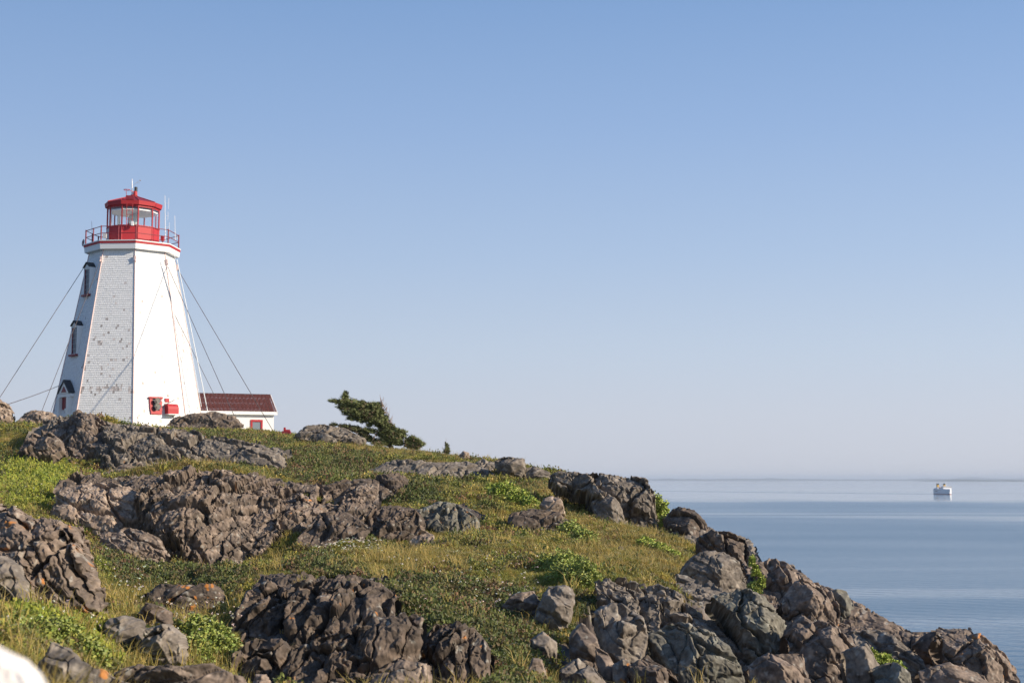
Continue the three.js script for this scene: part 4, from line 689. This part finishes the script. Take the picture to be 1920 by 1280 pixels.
const shrubs = [
  [[[1060, 1062, 36, 17], [1030, 1062, 30, 13], [1090, 1080, 34, 19], [1058, 1080, 34, 14], [1110, 1090, 20, 12]], BRIGHT, 'large bright green leafy shrub in the grass above the split boulder', 8000],
  [[[945, 924, 28, 12], [970, 936, 28, 11], [925, 920, 18, 8], [995, 944, 16, 8]], LIME, 'bright green leafy shrub below the square skyline boulder', 3600],
  [[[1070, 998, 26, 12], [1095, 1010, 26, 11], [1052, 996, 16, 8]], BRIGHT, 'leafy green shrub right of the dark low rock in the grass', 3000],
  [[[1212, 1022, 20, 9], [1235, 1034, 24, 10], [1258, 1044, 20, 8]], LIME, 'low leafy shrub below the foot of the big flat topped block', 2600],
  [[[1230, 950, 12, 14], [1242, 968, 15, 18], [1254, 990, 18, 16]], LIME, 'bright green bank of leaves behind the big flat topped block', 3000],
  [[[372, 1192, 36, 22], [405, 1210, 38, 26], [362, 1222, 34, 22], [425, 1235, 24, 18]], BRIGHT, 'bright green leafy shrub beside the pair of round boulders', 8000],
  [[[60, 1185, 40, 16], [110, 1188, 40, 18], [160, 1225, 40, 16], [20, 1175, 36, 14]], BRIGHT, 'bright green leafy growth under the tall steep rock', 6000],
  [[[1632, 1226, 16, 6], [1655, 1238, 20, 8], [1680, 1246, 14, 5]], LIME, 'green plant growing in a crack of the seaward slope', 1400],
  [[[1411, 1050, 5, 6], [1418, 1068, 6, 6], [1428, 1088, 6, 7]], LIME, 'narrow strip of green leaves behind the furrowed dark rock', 450],
  [[[1412, 1106, 10, 8], [1418, 1100, 9, 7]], BRIGHT, 'small tuft of green leaves beside the large round boulder', 700],
];
for (const [ell, tints, label, count] of shrubs) {
  const mounds = ell.map(([x, y, rx, ry]) => { let p = hit(x, y + ry); const near = x > 1395 ? (x > 1600 ? 21 : 25.2) : 0; if (!p || near) p = at(x, y + ry, near || 40); const m = -p.z / F; return { c: p.clone().add(V(0, -.02, 0)), rx: rx * m, ry: ry * 2 * m * 1.3, m }; });
  const t = thing('leafy_shrub', label, 'shrub');
  mesh('foliage', leaves(mounds, count * 3, clamp(mounds[0].m * 5.2, .045, .14), tints), leafMat, t).userData.kind = 'stuff';
  mesh('stem', mounds.map((m) => rod(m.c.clone().add(V(0, -.1, 0)), m.c.clone().add(V(.02, m.ry * .6, 0)), .015, .008, 5)), bark, t);
}

// ───────────── grass, heath and flowers ─────────────
function tuft(n, width, spread, droop) {
  const pos = [];
  for (let i = 0; i < n; i++) {
    const a = rnd() * TAU, r = spread * Math.sqrt(rnd()) * .6, x = Math.cos(a) * r, z = Math.sin(a) * r, b = rnd() * TAU, l = rr(.55, 1), lean = rr(.15, 1) * droop, dx = Math.cos(b) * lean, dz = Math.sin(b) * lean, f = rnd() * TAU, wx = Math.cos(f) * width / 2, wz = Math.sin(f) * width / 2;
    const m = [x + dx * .35, l * .6, z + dz * .35], e = [x + dx, l * (1 - .3 * lean), z + dz];
    pos.push(x - wx, 0, z - wz, x + wx, 0, z + wz, m[0] + wx * .7, m[1], m[2] + wz * .7, x - wx, 0, z - wz, m[0] + wx * .7, m[1], m[2] + wz * .7, m[0] - wx * .7, m[1], m[2] - wz * .7, m[0] - wx * .7, m[1], m[2] - wz * .7, m[0] + wx * .7, m[1], m[2] + wz * .7, ...e);
  }
  return geoOf(pos);
}
function cushion(n, leaf) {
  const pos = [];
  for (let i = 0; i < n; i++) {
    const a = rnd() * TAU, r = Math.sqrt(rnd()), P = V(Math.cos(a) * r, rr(.1, 1) * (1 - r * r * .6), Math.sin(a) * r), d = V(rr(-1, 1), rr(0, 1.2), rr(-1, 1)).normalize(), s = V(rr(-1, 1), rr(-1, 1), rr(-1, 1)).cross(d).normalize().multiplyScalar(leaf * .35), e = P.clone().addScaledVector(d, leaf), m = P.clone().addScaledVector(d, leaf * .5);
    for (const p of [P, m.clone().add(s), e, P, e, m.clone().sub(s)]) pos.push(p.x, p.y, p.z);
  }
  return geoOf(pos);
}
{
  const sets = { tall_grass: [], grass_near: [], grass_far: [], heath_near: [], heath_far: [], flower: [] }, M = new THREE.Matrix4(), Q = new THREE.Quaternion(), UPV = V(0, 1, 0);
  const gmix = { gold: [[.40, .305, .10], [.335, .265, .085], [.28, .25, .065], [.45, .36, .15]], grass: [[.25, .25, .048], [.30, .275, .056], [.20, .225, .042], [.37, .295, .095], [.22, .255, .046]], moss: [[.25, .30, .032], [.19, .25, .034], [.29, .305, .045]], heath: [[.105, .135, .024], [.14, .165, .03], [.085, .108, .022], [.175, .16, .035], [.175, .12, .045]] };
  const put = (set, x, y, z, sx, sy, C) => { Q.setFromAxisAngle(UPV, rnd() * TAU); set.push([M.compose(V(x, y, z), Q, V(sx, sy, sx)).clone(), C]); };
  for (const k of ['gold', 'grass', 'moss']) gmix[k] = gmix[k].map(([r, g, b]) => [r * 1.16, g * 1.08, b * .8]);
  const N = 560000;
  for (let i = 0; i < N; i++) {
    const s = rr(-.42, .36), d = 6.5 * (108 / 6.5) ** rnd(), px = 960 + s * F, jit = .02 * d * (rnd() + rnd() - 1);
    if (d > curve(EDGE, px) + 1 || px > 1440) continue;
    const x = s * d, z = -d, k = kindAt(x + jit, z + jit * 1.6);
    if (k === 'rock' && !(rnd() < .012) || k !== 'rock' && kindAt(x, z) === 'rock') continue;
    if (underRock(x, z)) continue;
    if ((x - LX) ** 2 + (z - LZ) ** 2 < 31) continue;
    const y = groundAt(x, z) - .015, patch = fbm(x * .45, 11, z * .45, 3), far = d > 26;
    const heathy = k === 'heath' ? .9 : k === 'grass' ? smooth(-.05, .5, patch) * .75 : k === 'moss' ? .3 : k === 'rock' ? 0 : .06;
    const rust = k !== 'moss' && fbm(x * .6 + 70, 4, z * .6, 3) > .28 && rnd() < .35, v = rr(.75, 1.25) * (1 + .35 * fbm(x * .7, 21, z * .7, 3));
    if (rnd() < heathy) { const T = gmix.heath, sz = rr(.05, .095) * (far ? clamp(d / 26, 1, 1.7) : 1) * (d > 15 ? 1.15 : 1), C = rust ? [.22, .12, .055] : (k === 'moss' ? gmix.moss : k === 'grass' && rnd() < .45 ? gmix.grass : T)[Math.floor(rnd() * (k === 'moss' ? 3 : T.length))]; put(far ? sets.heath_far : sets.heath_near, x, y, z, sz * 1.25, sz * rr(.9, 1.7), C.map((c) => c * v)); }
    else {
      const dry = smooth(-.1, .55, fbm(x * .3 + 40, 2, z * .3, 3)), T = k === 'gold' && rnd() < .55 || (k === 'grass' && rnd() < dry * .6) ? gmix.gold : k === 'moss' ? gmix.moss : gmix.grass, C = T[Math.floor(rnd() * T.length)], hgt = (k === 'gold' ? rr(.11, .24) : rr(.07, .17)) * (d < 14 ? 1 : 1) * (far ? 1.1 : 1);
      if (rnd() < (k === 'gold' ? .07 : .02) && n3b(x * .9, 3, z * .9) > -.1) put(sets.tall_grass, x, y, z, rr(.22, .4), rr(.26, .5), gmix.gold[Math.floor(rnd() * 4)]);
      put(far ? sets.grass_far : sets.grass_near, x, y, z, hgt * rr(.8, 1.3), hgt, C.map((c) => c * v));
    }
  }
  const flowerBed = REGflower();
  for (const [poly, n, lo, hi] of flowerBed) for (let i = 0; i < n; i++) {
    const p = hit(rr(poly[0], poly[2]), rr(poly[1], poly[3])); if (!p || underRock(p.x, p.z) || kindAt(p.x, p.z) === 'rock') continue;
    const x = p.x + rr(-.3, .3), z = p.z + rr(-.4, .4); put(sets.flower, x, groundAt(x, z) + rr(lo, hi), z, rr(.012, .022) * clamp(-z / 26, .6, 2), .02, [.72, .68, .58].map((c) => c * rr(.8, 1.1)));
  }
  const shape = { tall_grass: tuft(9, .03, .5, 1.1), grass_near: tuft(11, .05, .55, .9), grass_far: tuft(16, .075, .9, .9), heath_near: cushion(40, .38), heath_far: cushion(40, .36), flower: cushion(7, 1.1) };
  const label = { tall_grass: 'tall bent straw coloured grass stalks', grass_near: 'short wiry grass tufts on the near slope', grass_far: 'grass tufts covering the upper headland', heath_near: 'dark green creeping heath mats on the near slope', heath_far: 'dark green heath cushions on the upper headland', flower: 'tiny white wildflowers dotted through the grass' };
  for (const k in sets) {
    const L = sets[k], im = shadows(new THREE.InstancedMesh(shape[k], new THREE.MeshPhysicalMaterial({ color: 0xffffff, roughness: .9, side: THREE.DoubleSide, transmission: k === 'flower' ? 0 : .35, thickness: 0 }), L.length));
    L.forEach(([m, c], i) => { im.setMatrixAt(i, m); im.setColorAt(i, new THREE.Color().setRGB(...c)); });
    im.name = numbered(k === 'flower' ? 'wildflowers' : k === 'tall_grass' ? k : k.split('_')[0]); tag(im, label[k], k === 'flower' ? 'flowers' : k === 'tall_grass' ? 'grass' : k.split('_')[0]); im.userData.kind = 'stuff'; scene.add(im);
  }
}
function REGflower() { return [[[590, 1022, 720, 1050], 260, .06, .14], [[200, 1040, 330, 1150], 70, .08, .2], [[0, 870, 150, 1000], 60, .06, .16], [[700, 1030, 1000, 1150], 150, .06, .18], [[330, 1170, 450, 1240], 60, .2, .5], [[0, 1150, 190, 1230], 40, .1, .3], [[900, 1120, 990, 1160], 40, .08, .2]]; }
renderer.render(scene, camera);
